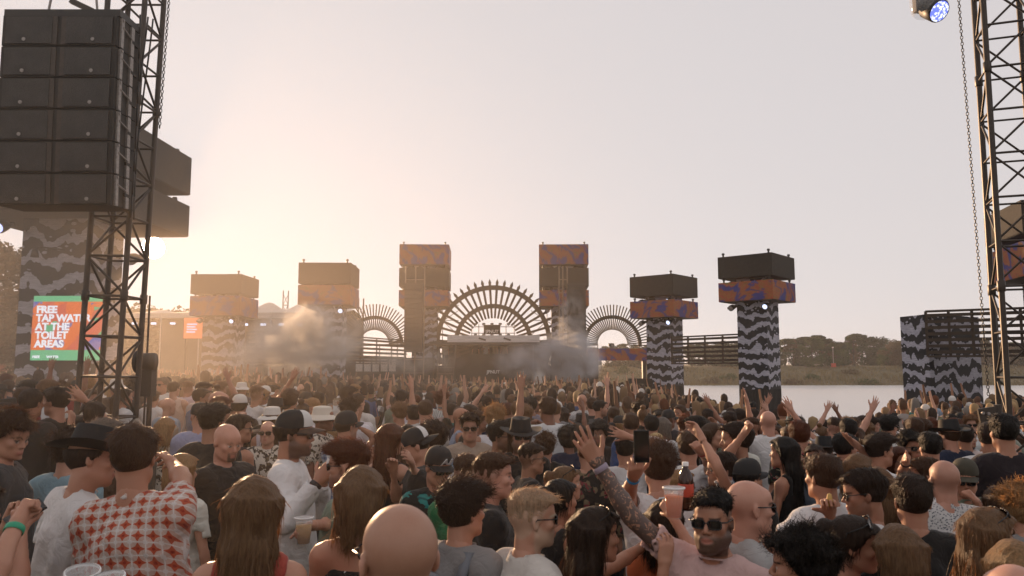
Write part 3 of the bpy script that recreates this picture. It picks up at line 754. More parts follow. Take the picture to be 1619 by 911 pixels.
SKIN = {'fair': (.56, .33, .235), 'light': (.49, .265, .175), 'tan': (.40, .205, .125), 'olive': (.32, .17, .10), 'brown': (.17, .085, .05), 'pink': (.55, .30, .215)}
HAIRC = {'black': (.017, .014, .012), 'dark brown': (.040, .024, .016), 'brown': (.085, .047, .027), 'light brown': (.21, .13, .07), 'auburn': (.12, .038, .015), 'blond': (.36, .24, .12), 'bleached': (.46, .38, .28), 'grey': (.20, .18, .16)}
def rotm(yaw, pitch=0, tilt=0):
    return Matrix.Rotation(yaw, 3, 'Z') @ Matrix.Rotation(pitch, 3, 'X') @ Matrix.Rotation(tilt, 3, 'Y')
_cache = {}
def person(label, loc, H, face, sex='m', head_turn=0, nod=0, tilt=0, R='down', L='down2', hair_s='short', hair_c='dark brown', skin='light', beard=None, scalp=0.0,
           top='tee', topm='cloth', topc=(.02, .02, .02), legs='trousers', legc=(.03, .035, .05), wear=(), res=1.0, lod=0, build=1.0, hk=None, group=None,
           palmR=None, palmL=None, hatc=((.02, .02, .02), (.02, .02, .02), None), tattoo=None, bend=0.0, lean=0.0, name='person'):
    """face: compass direction of the body, 0 away from the camera, 90 to the picture's right"""
    fem = sex == 'f'; hk = hk or ('f' if fem else 'm')
    h = .019 * res; hh = .0052 * res if lod == 0 else .0095
    key = (fem, str(R), str(L), round(build, 2), round(h, 3), round(hh, 4), str(palmR), str(palmL))
    if key not in _cache: _cache[key] = body_parts(fem, R, L, build, h, hh, palmR, palmL)
    BV, BQ, arms, frames, nb = _cache[key]
    hR = rotm(math.radians(-head_turn), math.radians(nod), math.radians(tilt)); hc = Vector((0, .012, 1.632)) 
    mkey = key + (hk, head_turn, nod, tilt, beard, scalp, lod, tattoo)
    if mkey not in _cache:
        HV, HQ = head(hk, .0068 * res if lod == 0 else .0125); Z = zones(HV, beard, scalp, fem=fem); A = np.array(hR)
        HV2 = HV * .955
        if beard == 'full': HV2 = HV2 + (HV2 - np.array([0, .01, -.03])) * (Z[:, :1] * sm(-HV2[:, 2], .03, .05)[:, None] * .10)
        # the lower neck stays with the shoulders
        wgt = sm(HV2[:, 2], -.17, -.07)[:, None]; rot = HV2 @ A.T; HV2 = rot * wgt + HV2 * (1 - wgt) + np.array(hc)
        V = np.concatenate([BV, HV2]); Q = np.concatenate([BQ, HQ + len(BV)])
        fm = np.zeros(len(Q), int)
        if tattoo is not None:
            S, E, T, hp = arms[0 if tattoo > 0 else 1]; cen = V[Q].mean(1); q1 = cen - S; ab = E - S; t_ = np.clip((q1 @ ab) / (ab @ ab), 0, 1); d1 = np.linalg.norm(q1 - t_[:, None] * ab, axis=1)
            q2 = cen - E; ab = T - E; t2 = np.clip((q2 @ ab) / (ab @ ab), 0, .9); d2 = np.linalg.norm(q2 - t2[:, None] * ab, axis=1); fm[(np.minimum(d1, d2) < .06) & (cen[:, 0] * tattoo > .12)] = 1
        me = mk_mesh('person', V, Q, None, [M['skin'], M['tattooed_skin']], fm)
        at = me.attributes.new('zone', 'FLOAT_COLOR', 'POINT'); at.data.foreach_set('color', np.concatenate([np.zeros((len(BV), 4), np.float32), Z]).ravel())
        _cache[mkey] = me
    me = _cache[mkey]; s = H / 1.75; yaw = math.radians(-face)
    o = ob(name, me, None, loc, (math.radians(bend), 0, yaw), s, color=SKIN[skin] if isinstance(skin, str) else skin)
    o.rotation_mode = 'XYZ'; o.rotation_euler = (Matrix.Rotation(math.radians(lean), 3, 'Y') @ Matrix.Rotation(yaw, 3, 'Z') @ Matrix.Rotation(-math.radians(bend), 3, 'X')).to_euler()
    hcol = HAIRC[hair_c]; o['hair_tint'] = [float(x) for x in hcol]
    tag(o, label, 'person', group)
    skey = ('shirt',) + key + (top, topm)
    if skey not in _cache: _cache[skey] = shirt_mesh(fem, arms, build, top, (.0155 * res if lod == 0 else .024), M[topm], seed=hash_s(label) % 97)
    ob('shirt' if top != 'halter' else 'top', _cache[skey], o, color=topc)
    ob('trousers' if legs == 'trousers' else 'shorts', trousers_mesh(fem, legs, build), o, color=legc)
    HM = Matrix.Translation(hc) @ hR.to_4x4() @ Matrix.Scale(.955, 4)
    if hair_s and hair_s not in ('bald', 'buzz'):
        ob('hair', hair(hair_s + ('_under' if any(q in wear for q in ('cap', 'capback', 'fedora', 'bucket')) else ''), lod), o, mat4=HM, color=hcol)
    for wr in wear:
        if wr in ('shades', 'specs', 'shades_up', 'cap', 'capback', 'fedora', 'bucket'):
            W = HM
            if wr == 'shades_up': W = HM @ Matrix.Translation((0, -.028, .062)) @ Matrix.Rotation(math.radians(32), 4, 'X')
            if wr == 'capback': W = HM @ Matrix.Rotation(math.pi, 4, 'Z') @ Matrix.Translation((0, .02, 0))
            if wr == 'fedora': W = HM @ Matrix.Translation((0, 0, .012)) @ Matrix.Rotation(math.radians(-6), 4, 'X')
            parts = cap_mesh('cap' if wr == 'capback' else wr); e = empty({'capback': 'cap', 'fedora': 'hat', 'bucket': 'hat', 'shades': 'sunglasses', 'shades_up': 'sunglasses', 'specs': 'glasses'}.get(wr, wr), parent=o); e.matrix_basis = W
            for nm, pm, role in parts:
                if nm == 'front_panel' and hatc[2] is None: continue
                ob(nm, pm, e, color=hatc[role] if role is not None else None)
    o['frames'] = 0; del o['frames']
    fr_ = []
    for A, T, E, fl in frames:
        m4 = Matrix([[A[i][0], A[i][1], A[i][2], T[i]] for i in range(3)] + [[0, 0, 0, 1]]); fr_.append((o.matrix_basis @ m4, fl))
    return o, fr_
# ------------------------------------------------------------------ setting: materials
def setting_materials():
    t = NT('ground_soil'); c = t.coord(1.0); n = t.noise(c, 1.1, 6, .6); n2 = t.noise(c, .12, 4)
    g = t.ramp(n, [(.3, (.05, .045, .02)), (.55, (.10, .085, .04)), (.75, (.16, .13, .07))])
    far = t.ramp(n2, [(.35, (.085, .075, .03)), (.6, (.15, .11, .055))])
    t.set(Base_Color=t.mix(.5, g, far), Roughness=.95); t.bump(n, .5, .05)
    t = NT('lake_water'); c = t.coord((1.0, .45, 1)); n = t.noise(c, 2.2, 5, .6)
    t.set(Base_Color=(.62, .60, .59), Roughness=.30, Metallic=.5); t.bump(n, .9, .25)
    t = NT('zebra_print'); c0 = t.n('TexCoord').outputs['Object']; s = t.n('SeparateXYZ', {'Vector': c0})
    hx = t.math('ADD', s.outputs[0], t.math('MULTIPLY', s.outputs[1], .85)); cv = t.n('CombineXYZ', {0: t.math('MULTIPLY', hx, .6), 1: 0.0, 2: s.outputs[2]}).outputs[0]
    mpz = lambda a, b: t.n('Mapping', {'Vector': cv, 'Scale': (a, 1, b)}).outputs[0]
    n1 = t.noise(mpz(1.5, .35), 1.0, 2, .5); n3 = t.noise(mpz(3.2, 1.1), 1.0, 3, .55, .3); n2 = t.noise(cv, 7.0, 3, .6)
    ph = t.math('ADD', t.math('MULTIPLY', s.outputs[2], 10.5), t.math('ADD', t.math('MULTIPLY', n1, 13.0), t.math('ADD', t.math('MULTIPLY', n3, 9.0), t.math('MULTIPLY', n2, 1.3))))
    wv = t.math('SINE', ph); band = t.math('GREATER_THAN', wv, t.math('SUBTRACT', t.math('MULTIPLY', t.noise(mpz(2.2, 2.6), 1.0, 2), 2.6), 1.12))
    v = t.n('TexVoronoi', {'Vector': cv, 'Scale': 5.5}); dots = t.math('MULTIPLY', t.math('LESS_THAN', v.outputs[0], .26), t.math('GREATER_THAN', t.noise(cv, 1.4, 2), .54))
    m = t.math('MAXIMUM', band, dots)
    streak = t.noise(t.n('Mapping', {'Vector': cv, 'Scale': (2, 1, 9)}).outputs[0], 3, 4)
    lt = t.ramp(streak, [(.3, (.24, .24, .28)), (.7, (.50, .48, .54))]); dk = t.ramp(n2, [(.3, (.008, .008, .009)), (.8, (.022, .02, .022))])
    t.set(Base_Color=t.mix(m, dk, lt), Roughness=.75)
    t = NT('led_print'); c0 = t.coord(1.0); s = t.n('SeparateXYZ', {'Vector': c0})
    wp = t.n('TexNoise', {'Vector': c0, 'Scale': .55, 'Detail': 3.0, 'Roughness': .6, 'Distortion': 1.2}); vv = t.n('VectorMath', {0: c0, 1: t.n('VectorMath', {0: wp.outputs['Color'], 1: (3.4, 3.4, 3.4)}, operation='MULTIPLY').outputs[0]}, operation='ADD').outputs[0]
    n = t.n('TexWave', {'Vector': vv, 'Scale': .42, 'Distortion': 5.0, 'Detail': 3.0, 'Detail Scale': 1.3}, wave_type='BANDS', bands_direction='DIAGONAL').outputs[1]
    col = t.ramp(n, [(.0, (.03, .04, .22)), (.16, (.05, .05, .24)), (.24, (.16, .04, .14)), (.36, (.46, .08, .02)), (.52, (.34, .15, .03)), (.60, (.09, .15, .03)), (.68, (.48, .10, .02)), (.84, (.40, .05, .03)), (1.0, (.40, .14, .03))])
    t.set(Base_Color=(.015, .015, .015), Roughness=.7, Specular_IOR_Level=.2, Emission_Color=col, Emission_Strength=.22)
    plain('black_cloth', (.022, .019, .016), .9, bump=.2)
    plain('black_metal', (.018, .016, .015), .5)
    plain('speaker_black', (.020, .018, .017), .75, var=.15)
    t = NT('grille'); v = t.n('TexVoronoi', {'Vector': t.coord(1.0), 'Scale': 130}); sc_ = t.noise(t.coord(1.0), 5, 4); t.set(Base_Color=t.mix(t.math('LESS_THAN', v.outputs[0], .33), t.ramp(sc_, [(.3, (.022, .020, .018)), (.7, (.050, .045, .040))]), (.006, .006, .006)), Roughness=.55); t.bump(v.outputs[0], .6, .004)
    plain('truss_paint', (.055, .042, .033), .45, .3, scale=20)
    plain('rig_steel', (.30, .27, .25), .5, .5, scale=40)
    plain('dark_wood', (.055, .038, .026), .8, var=.35, scale=5)
    plain('arch_wood', (.075, .055, .035), .7, var=.3, scale=3)
    plain('tent_cloth', (.55, .50, .46), .8)
    plain('white_sheet', (.62, .58, .56), .7)
    plain('tarp', (.20, .165, .13), .6, var=.3, scale=3, bump=.4)
    plain('bark', (.06, .045, .033), .9, bump=.5)
    plain('corrugated', (.025, .021, .018), .7)
    plain('red_paint', (.45, .06, .03), .6); plain('steel_brace', (.26, .19, .14), .5, .2)
    for nm, c in (('leaf_dark', (.022, .042, .010)), ('leaf_mid', (.044, .070, .014)), ('leaf_rust', (.075, .048, .016)), ('leaf_near', (.05, .042, .016))):
        t = NT(nm); oi = t.n('ObjectInfo'); n = t.noise(t.coord(1.0), 1.5, 3)
        col = t.ramp(n, [(.3, tuple(x * .6 for x in c)), (.7, tuple(x * 1.5 for x in c))]); t.set(Base_Color=col, Roughness=.7)
        tr = t.n('BsdfTranslucent', {'Color': col}); mx = t.n('MixShader', {0: .35}); t.l(t.b.outputs[0], mx.inputs[1]); t.l(tr.outputs[0], mx.inputs[2]); t.l(mx.outputs[0], t.out.inputs['Surface'])
    plain('reed', (.17, .13, .055), .9)
    for nm, c, e in (('lamp_white', (.65, .75, 1.0), 1.3), ('lamp_blue', (.45, .5, 1.0), 1.6), ('lamp_amber', (1, .45, .08), 4.0), ('screen_white', (.9, .92, 1.0), .75), ('screen_green', (.10, .46, .22), .75), ('screen_text2', (.5, .62, .95), .7)):
        t = NT(nm); t.set(Base_Color=(.1, .1, .1), Emission_Color=c, Emission_Strength=e)
    t = NT('led_cells'); v = t.n('TexVoronoi', {'Vector': t.coord(1.0), 'Scale': 42}); col = t.ramp(v.outputs[0], [(.25, (.9, .95, 1)), (.6, (.12, .16, .7))]); t.set(Base_Color=(.1, .1, .1), Emission_Color=col, Emission_Strength=1.3)
    t = NT('screen_art'); c0 = t.coord(1.0); vx = t.n('TexVoronoi', {'Vector': c0, 'Scale': 1.7}, distance='CHEBYCHEV'); n = t.noise(c0, 1.6, 3, .5, .6)
    sepc = t.n('SeparateColor', {'Color': vx.outputs['Color']}); k = t.math('ADD', t.math('MULTIPLY', sepc.outputs[0], .45), t.math('MULTIPLY', n, .55))
    t.set(Base_Color=(.05, .05, .05), Emission_Color=t.ramp(k, [(.0, (.10, .13, .42)), (.30, (.25, .18, .40)), (.36, (.85, .17, .03)), (.50, (.70, .12, .06)), (.62, (.10, .46, .22)), (.66, (.80, .15, .03)), (.76, (.10, .13, .42))], 'CONSTANT'), Emission_Strength=.7)
    t = NT('banner_text'); t.set(Base_Color=(.7, .68, .66), Roughness=.7, Emission_Color=(.7, .68, .66), Emission_Strength=.0)
    t = NT('sun_glow'); e = t.n('Emission', {'Color': (1, .80, .55, 1), 'Strength': 25.0}); tp = t.n('BsdfTransparent'); ad = t.n('AddShader'); t.l(e.outputs[0], ad.inputs[0]); t.l(tp.outputs[0], ad.inputs[1]); t.l(ad.outputs[0], t.out.inputs['Surface'])
setting_materials()

# ------------------------------------------------------------------ terrain and water
LIM = ([-900, 0, 300, 520, 640, 880, 945, 1025, 1080, 1170, 1240, 1300, 1360, 1400, 1550, 1700, 2600], [95, 85, 66, 57.5, 55.5, 55, 47, 36, 25, 20.5, 15.5, 14.5, 15.5, 21, 24, 25, 40])
def ylim(x, y): return np.interp(CX + FPX * x / np.maximum(y, .01), LIM[0], LIM[1])
def ground_z(x, y):
    x = np.asarray(x, float); y = np.asarray(y, float); u = CX + FPX * x / np.maximum(y, .01); yl = ylim(x, y)
    lake = sm(u, 880, 950) * sm(y, yl + .8, yl + 3.0) * (y > 0); base = -2.0 * lake
    bank = sm(y, 156, 196) * 5.4; z = base + bank * sm(u, 850, 950) * (y > 0)
    z = z + sm(y, 196, 420) * 2.0
    z = z - .30 * sm(u, 900, 1180) * sm(y, 5, 13) * (y < 150) - .27 * sm(y, 12, 50) * sm(u, 300, 600) * (1 - sm(u, 900, 1180)) * (y < 150) + .42 * sm(y, 20, 85) * (1 - sm(u, 100, 500))
    z = z + .28 * sm(-x, .8, 6) * sm(y, 1, 4) * (1 - .6 * sm(y, 20, 40)) * (y > 0)
    return z
def terrain():
    th = np.concatenate([np.linspace(-math.pi, -.8, 40)[:-1], np.linspace(-.8, .8, 150), np.linspace(.8, math.pi, 40)[1:-1]])
    r = np.concatenate([[0.0], np.geomspace(1.5, 60, 60), np.geomspace(62, 150, 24)[1:], np.linspace(152, 220, 35), np.geomspace(230, 1100, 14)])
    A, R_ = np.meshgrid(th, r, indexing='ij'); X = R_ * np.sin(A); Y = R_ * np.cos(A); Z = ground_z(X, Y) + .12 * wob(X, Y, X * 0, .35, 5) * sm(R_, 150, 170)
    n, k = A.shape; V = np.stack([X, Y, Z], -1).reshape(-1, 3); i = np.arange(n)[:, None]; j = np.arange(k - 1)[None]; a = i * k + j; i2 = (i + 1) % n; b = i2 * k + j
    Q = np.stack([a, a + 1, b + 1, b], -1).reshape(-1, 4)[:, ::-1]
    tag(ob('ground', mk_mesh('ground', V, Q, None, [M['ground_soil']])), kind='structure')
    b = MB(); b.grid(lambda u, v: (-40 + 900 * u, 9 + 168 * v, -.85), 30, 12); tag(b.build('water', M['lake_water'], smooth=True), kind='structure')
terrain()

def foliage_cloud(cl, n, size, rg, flat=.6):
    """leaf faces spread through clumps (centre, radii)"""
    w_ = np.array([c[1][0] * c[1][1] * c[1][2] for c in cl]) ** .7; ci = rg.choice(len(cl), n, p=w_ / w_.sum())
    C = np.array([c[0] for c in cl])[ci]; Rr = np.array([c[1] for c in cl])[ci]
    d = rg.normal(size=(n, 3)); d /= np.linalg.norm(d, axis=1)[:, None]; rad = rg.uniform(.35, 1.08, (n, 1)) ** .6
    p = C + d * Rr * rad; nrm = d + rg.normal(size=(n, 3)) * .8; nrm /= np.linalg.norm(nrm, axis=1)[:, None]
    a = np.cross(nrm, rg.normal(size=(n, 3))); a /= np.linalg.norm(a, axis=1)[:, None]; b = np.cross(nrm, a)
    s = size * rg.uniform(.5, 1.3, (n, 1)); V = np.stack([p - a * s, p + b * s * flat, p + a * s, p - b * s * flat], 1).reshape(-1, 3)
    return V, np.arange(n * 4).reshape(-1, 4)
_trees = {}
def tree_proto(kind):
    if kind in _trees: return _trees[kind]
    rg = np.random.default_rng(hash_s(kind)); k = int(kind[-1]); big = kind.startswith('near'); H = 1.0
    tr = MB(); cl = []
    if kind.startswith('pine'):
        tr.path([(0, 0, 0), (.01, 0, .35), (.0, .01, .7), (0, 0, .95)], [.022, .018, .012, .004], 7)
        for i in range(11):
            z = rg.uniform(.5, .98); a = rg.uniform(0, 6.28); l = (1.08 - z) * .48 + .03; e = (l * math.cos(a), l * math.sin(a), z + .02); tr.tube((0, 0, z - .04), e, .006, .002, 5); cl.append(((e[0] * .8, e[1] * .8, e[2] + .01), (.13, .13, .055)))
        cl.append(((0, 0, .95), (.10, .10, .06)))
    else:
        tr.path([(0, 0, 0), (.01, 0, .2), (-.005, .01, .45), (0, 0, .7)], [.03, .024, .016, .006], 7)
        for i in range(22):
            z = rg.uniform(.14, .9); a = rg.uniform(0, 6.28); l = rg.uniform(.12, .34) * math.sin(min(1, (1.08 - z) * 1.6) * 1.57); e = (l * math.cos(a), l * math.sin(a), z); tr.tube((0, 0, max(.15, z - .16)), e, .008, .003, 5); r = rg.uniform(.11, .20); cl.append((e, (r, r, r * .8)))
        cl.append(((0, 0, .9), (.11, .11, .09)))
        cl += [((.08, 0, .12), (.26, .26, .12)), ((-.10, .05, .2), (.24, .24, .14))]
    n, s = (15000, .015) if big else (3600, .030)
    V, Q = foliage_cloud(cl, n, s, rg)
    m = M['leaf_near'] if big else M[['leaf_dark', 'leaf_mid', 'leaf_rust', 'leaf_dark'][k % 4]]
    _trees[kind] = (tr.mesh('trunk', M['bark'], True), mk_mesh('crown', V, Q, None, [m], smooth=False)); return _trees[kind]
def tree(kind, x, y, H, label, group, z=None, rz=0, wide=1.0):
    z = float(ground_z(x, y)) - .1 if z is None else z
    e = empty('pine_tree' if kind.startswith('pine') else 'broadleaf_tree', (x, y, z), rz); e.scale = (H * wide, H * wide, H); t_, c_ = tree_proto(kind)
    ob('trunk', t_, e); ob('crown', c_, e); return tag(e, label, 'tree', group)
def trees():
    rg = np.random.default_rng(11)
    # wood across the lake: profile of tree tops by picture column
    prof = ([900, 940, 1010, 1080, 1165, 1235, 1262, 1285, 1305, 1325, 1345, 1362, 1385, 1400, 1425, 1470, 1560, 1640], [552, 549, 547, 548, 540, 536, 534, 533, 531, 545, 529, 531, 529, 545, 533, 534, 540, 541])
    u = 905.0; i = 0
    names = {0: 'dark evergreen', 1: 'olive green', 2: 'rust tinged', 3: 'deep green'}
    where = [(960, 'seen through the small arch'), (1030, 'beside the small arch'), (1170, 'behind the slatted bridge'), (1250, 'just past the tall lakeside tower'), (1320, 'near the red signal mast'), (1380, 'in the middle of the far wood'), (1430, 'next to the patterned wall'), (1700, 'behind the truss tower')]
    cnt = {}
    while u < 1650:
        k = int(rg.integers(0, 4)); Y = rg.uniform(190, 214); top = np.interp(u, *prof) + rg.uniform(-3, 4); p = P(u, top, Y); zg = float(ground_z(p.x, Y)) - .2
        kd = ('pine%d' if rg.random() < .22 else 'leafy%d') % k
        loc = [w_ for a, w_ in where if u < a][0]; lab = '%s %s across the lake, %s' % (names[k], 'pine' if kd[0] == 'p' else 'broadleaf tree', loc)
        cnt[lab] = cnt.get(lab, 0) + 1
        if cnt[lab] > 1: lab = '%s, %s from the left' % (lab.replace(' across the lake', ''), {2: 'second', 3: 'third', 4: 'fourth', 5: 'fifth'}.get(cnt[lab], 'sixth'))
        tree(kd, p.x, Y, max(3.0, p.z - zg), lab, 'wood across the lake', zg, rg.uniform(0, 6), rg.uniform(1.15, 1.7)); u += rg.uniform(8, 15); i += 1
    # hazy wood on the left, behind the tents
    u = -60.0; c2 = 0; ord_ = ['first', 'second', 'third', 'fourth', 'fifth', 'sixth', 'seventh', 'eighth', 'ninth', 'tenth', 'eleventh', 'twelfth', 'thirteenth', 'fourteenth', 'fifteenth', 'sixteenth']
    while u < 480:
        p = P(u, 487 + rg.uniform(-5, 4), 128); tree('leafy%d' % rg.integers(0, 4), p.x, p.y + rg.uniform(-4, 8), p.z, 'hazy sunlit tree behind the tents, %s from the left' % ord_[c2], 'hazy wood on the sun side', 0, rg.uniform(0, 6), 1.5); u += rg.uniform(34, 44); c2 += 1
    p = P(-22, 372, 34); tree('near1', p.x, p.y, p.z, 'tall leafy tree at the picture edge behind the patterned tower', None, 0, .4, 1.35)
    # reeds and scrub on the far bank
    n = 9000; uu = rg.uniform(885, 1660, n); Y = 161 + 30 * rg.random(n) ** 1.5; X = (uu - CX) / FPX * Y; Z = ground_z(X, Y)
    clump = np.clip(wob(X, Y, X * 0, .22, 21) * .5 + .6, .1, 1.6); hgt = rg.uniform(.3, .9, n) * clump + .15; a = rg.uniform(0, 3.14, n); wd = rg.uniform(.10, .28, n)
    dx, dy = np.cos(a) * wd, np.sin(a) * wd; V = np.stack([np.stack([X - dx, Y - dy, Z - .05], 1), np.stack([X + dx, Y + dy, Z - .05], 1), np.stack([X + rg.normal(size=n) * .2, Y, Z + hgt], 1)], 1).reshape(-1, 3)
    tag(ob('reeds', mk_mesh('reeds', V, None, np.arange(n * 3).reshape(-1, 3), [M['reed']], smooth=False)), 'dry reeds and grass along the far lake bank', 'reeds', kind='stuff')
    for j, (uu, s, nm) in enumerate(((1252, 2.2, 'left of the signal mast'), (1281, 1.8, 'close beside the signal mast'), (1340, 1.9, 'midway between mast and patterned wall'), (1368, 2.6, 'under the tall lone trees'), (945, 3.2, 'under the small arch'), (985, 2.8, 'right of the small arch'), (1122, 2.4, 'under the slatted bridge'), (1150, 2.0, 'next to the lakeside tower'))):
        Y = 168 + (j % 3) * 6; x = (uu - CX) / FPX * Y; e = empty('bush', (x, Y, float(ground_z(x, Y)) - .2)); cl = [((rg.uniform(-.6, .6) * s, rg.uniform(-.3, .3) * s, rg.uniform(.2, .5) * s), (.5 * s, .5 * s, .38 * s)) for _ in range(4)]
        V, Q = foliage_cloud(cl, 500, .2, rg); ob('foliage', mk_mesh('foliage', V, Q, None, [M['leaf_mid' if j % 2 else 'leaf_rust']], smooth=False), e)
        b = MB()
        for _ in range(3): b.tube((0, 0, 0), (rg.uniform(-.5, .5) * s, 0, .5 * s), .05, .02, 5)
        b.build('stem', M['bark'], e); tag(e, 'low bush on the far bank %s' % nm, 'bush', 'bushes on the far bank')
    p = P(1318, 580, 182); e = empty('signal_mast', p); bar('pole', (0, 0, 0), (0, 0, 4.3), .09, M['rig_steel'], e); boxo('base_box', (0, 0, .35), (.9, .6, .9), M['red_paint'], e); boxo('top_lamp', (0, 0, 4.4), (.3, .3, .25), M['white_sheet'], e); tag(e, 'thin mast with red base box on the far lake bank', 'mast')
trees()

# ------------------------------------------------------------------ stage towers
def lamp(e, p, size, lit, face=(0, -1, -.4), name='spotlight'):
    d = Vector(face).normalized(); Mx = Matrix.Translation(Vector(p)) @ d.to_track_quat('Z', 'Y').to_matrix().to_4x4() @ Matrix.Diagonal((size, size, size, 1))
    if 'lampb' not in _unit:
        b = MB(); b.lathe([(0, -.55), (.32, -.5), (.40, -.2), (.45, .2), (.42, .42), (.36, .45)], 14); b.box((.5, 0, -.1), (.08, .3, .9)); b.box((-.5, 0, -.1), (.08, .3, .9)); b.box((0, 0, -.65), (1.08, .35, .16)); _unit['lampb'] = b.mesh('lamp_body', M['black_metal'], True)
        b = MB(); b.lathe([(.38, .40), (.30, .47), (.001, .50)], 14); _unit['lensb'] = {k: b.mesh('lens', M[k], True) for k in ('lamp_white', 'lamp_blue', 'lamp_amber', 'rig_steel', 'led_cells')}
    o = ob(name, _unit['lampb'], e, mat4=Mx); ob('lens', _unit['lensb'][lit or 'rig_steel'], o); return o
def tower(label, x, y, rz, s, boxes, bs, skirt, lamps=(), group='pattern wrapped stage towers', finials=True, z0=0.0, name='stage_tower', mats=None):
    e = empty(name, (x, y, z0), rz); top = boxes[0][0]
    boxo('shaft', (0, 0, (skirt + top) / 2), (s, s, top - skirt), M['zebra_print'], e)
    unit_shaft = e.children[-1] if e.children else None
    # the print follows real metres: give the shaft its own unscaled mesh
    sh = [c for c in bpy.data.objects if c.parent == e][0]; bpy.data.objects.remove(sh)
    b = MB(); b.box((0, 0, (skirt + top + .1) / 2), (s, s, top + .1 - skirt)); b.build('shaft', M['zebra_print'], e)
    if skirt > 0:
        b = MB(); b.box((0, 0, (skirt - 1.5) / 2), (s * .99, s * .99, skirt + 1.5)); b.build('skirt', M['corrugated'], e); k = int(s / .16)
        for f in range(4):
            a = f * math.pi / 2
            for i in range(k):
                q = Matrix.Rotation(a, 3, 'Z') @ Vector(((i + .5) / k * s - s / 2, -s / 2, 0)); boxo('rib', (q.x, q.y, (skirt - 1.2) / 2), (.06, .06, skirt + 1.2), M['corrugated'], e, a)
    for zt, zb, kind in [(b1, b0, k) for (b0, b1, k) in boxes]:
        b = MB(); b.box((0, 0, (zt + zb) / 2), (bs, bs, zt - zb)); bx_ = b.build('cap_box', M['led_print' if kind == 'led' else 'black_cloth'], e)
        b = MB(); b.box((0, 0, zb - .012), (bs * .985, bs * .985, .02)); b.build('underside', M['black_cloth'], bx_)
        if finials:
            for sx in (-1, 1):
                for sy in (-1, 1):
                    b = MB(); b.tube((sx * bs * .42, sy * bs * .44, zt), (sx * bs * .42, sy * bs * .44, zt + .16), .05, .05, 6); b.tube((sx * bs * .42, sy * bs * .44, zt + .13), (sx * bs * .42, sy * bs * .44, zt + .22), .085, .07, 8); b.build('finial', M['black_metal'], bx_)
    for i, (lx, ly, lz, lit) in enumerate(lamps): lamp(e, (lx, ly, lz), .36, lit)
    return tag(e, label, 'tower', group)
def lampset(bs, s, boxes, lit=('lamp_white', None, 'lamp_blue')):
    out = []
    for i, (zb, zt, k) in enumerate(boxes):
        if i == len(boxes) - 1 and len(boxes) > 2: pass
        out += [(-bs * .33, -s / 2 - .22, zb - .30, None), (bs * .30, -s / 2 - .22, zb - .30, lit[0])]
    return out
BX = [(7.04, 8.18, 'dark'), (5.80, 6.80, 'led')]
def add_tower(label, u, Y, rzdeg, **k):
    p = P(u, 583, Y); k.setdefault('s', 1.6); k.setdefault('bs', 2.98); k.setdefault('boxes', BX); k.setdefault('skirt', 1.2)
    return tower(label, p.x, Y, math.radians(rzdeg), k['s'], k['boxes'], k['bs'], k['skirt'], k.get('lamps', lampset(k['bs'], k['s'], k['boxes'])))
add_tower('patterned tower standing in the lake, nearest the far wood', 1201, 42, -41)
add_tower('patterned lake tower next to the small arch', 1052, 50, -41, s=1.65, boxes=[(6.8, 8.06, 'dark'), (5.46, 6.5, 'led')], bs=3.1)
add_tower('smoke veiled patterned tower left of the main stage', 518, 46, 1.5, s=1.75, boxes=[(7.1, 8.28, 'dark'), (5.9, 7.0, 'led')], bs=2.95)
add_tower('sunlit hazy patterned tower beside the small screen', 352, 50, -1.5, s=1.95, boxes=[(6.9, 8.1, 'dark'), (5.55, 6.75, 'led')], bs=3.15)
add_tower('near patterned tower carrying the tap water screen', 107, 21.3, -2, s=1.75, bs=4.3, boxes=[(7.42, 8.55, 'dark'), (6.15, 7.08, 'dark')], skirt=.8, lamps=[(-1.15, -1.3, 5.85, 'lamp_blue'), (1.2, .8, 6.85, None), (1.2, .8, 5.3, None)])
add_tower('patterned tower half hidden behind the dark truss tower', 1684, 28, -12, s=1.7, boxes=[(6.9, 8.0, 'dark'), (5.4, 6.6, 'led')], bs=3.4)
IB = [(10.3, 11.84, 'led'), (8.6, 10.0, 'dark'), (7.1, 8.3, 'led')]
pL = P(667, 583, 60); pR = P(894, 583, 60)
tower('tall three box tower left of the main arch', pL.x, 62, math.radians(2), 1.9, IB, 3.8, 1.0, lampset(3.8, 1.9, IB, (None,)))
tower('tall three box tower right of the main arch', pR.x, 62, math.radians(-2), 1.9, IB, 3.8, 1.0, lampset(3.8, 1.9, IB, (None,)))

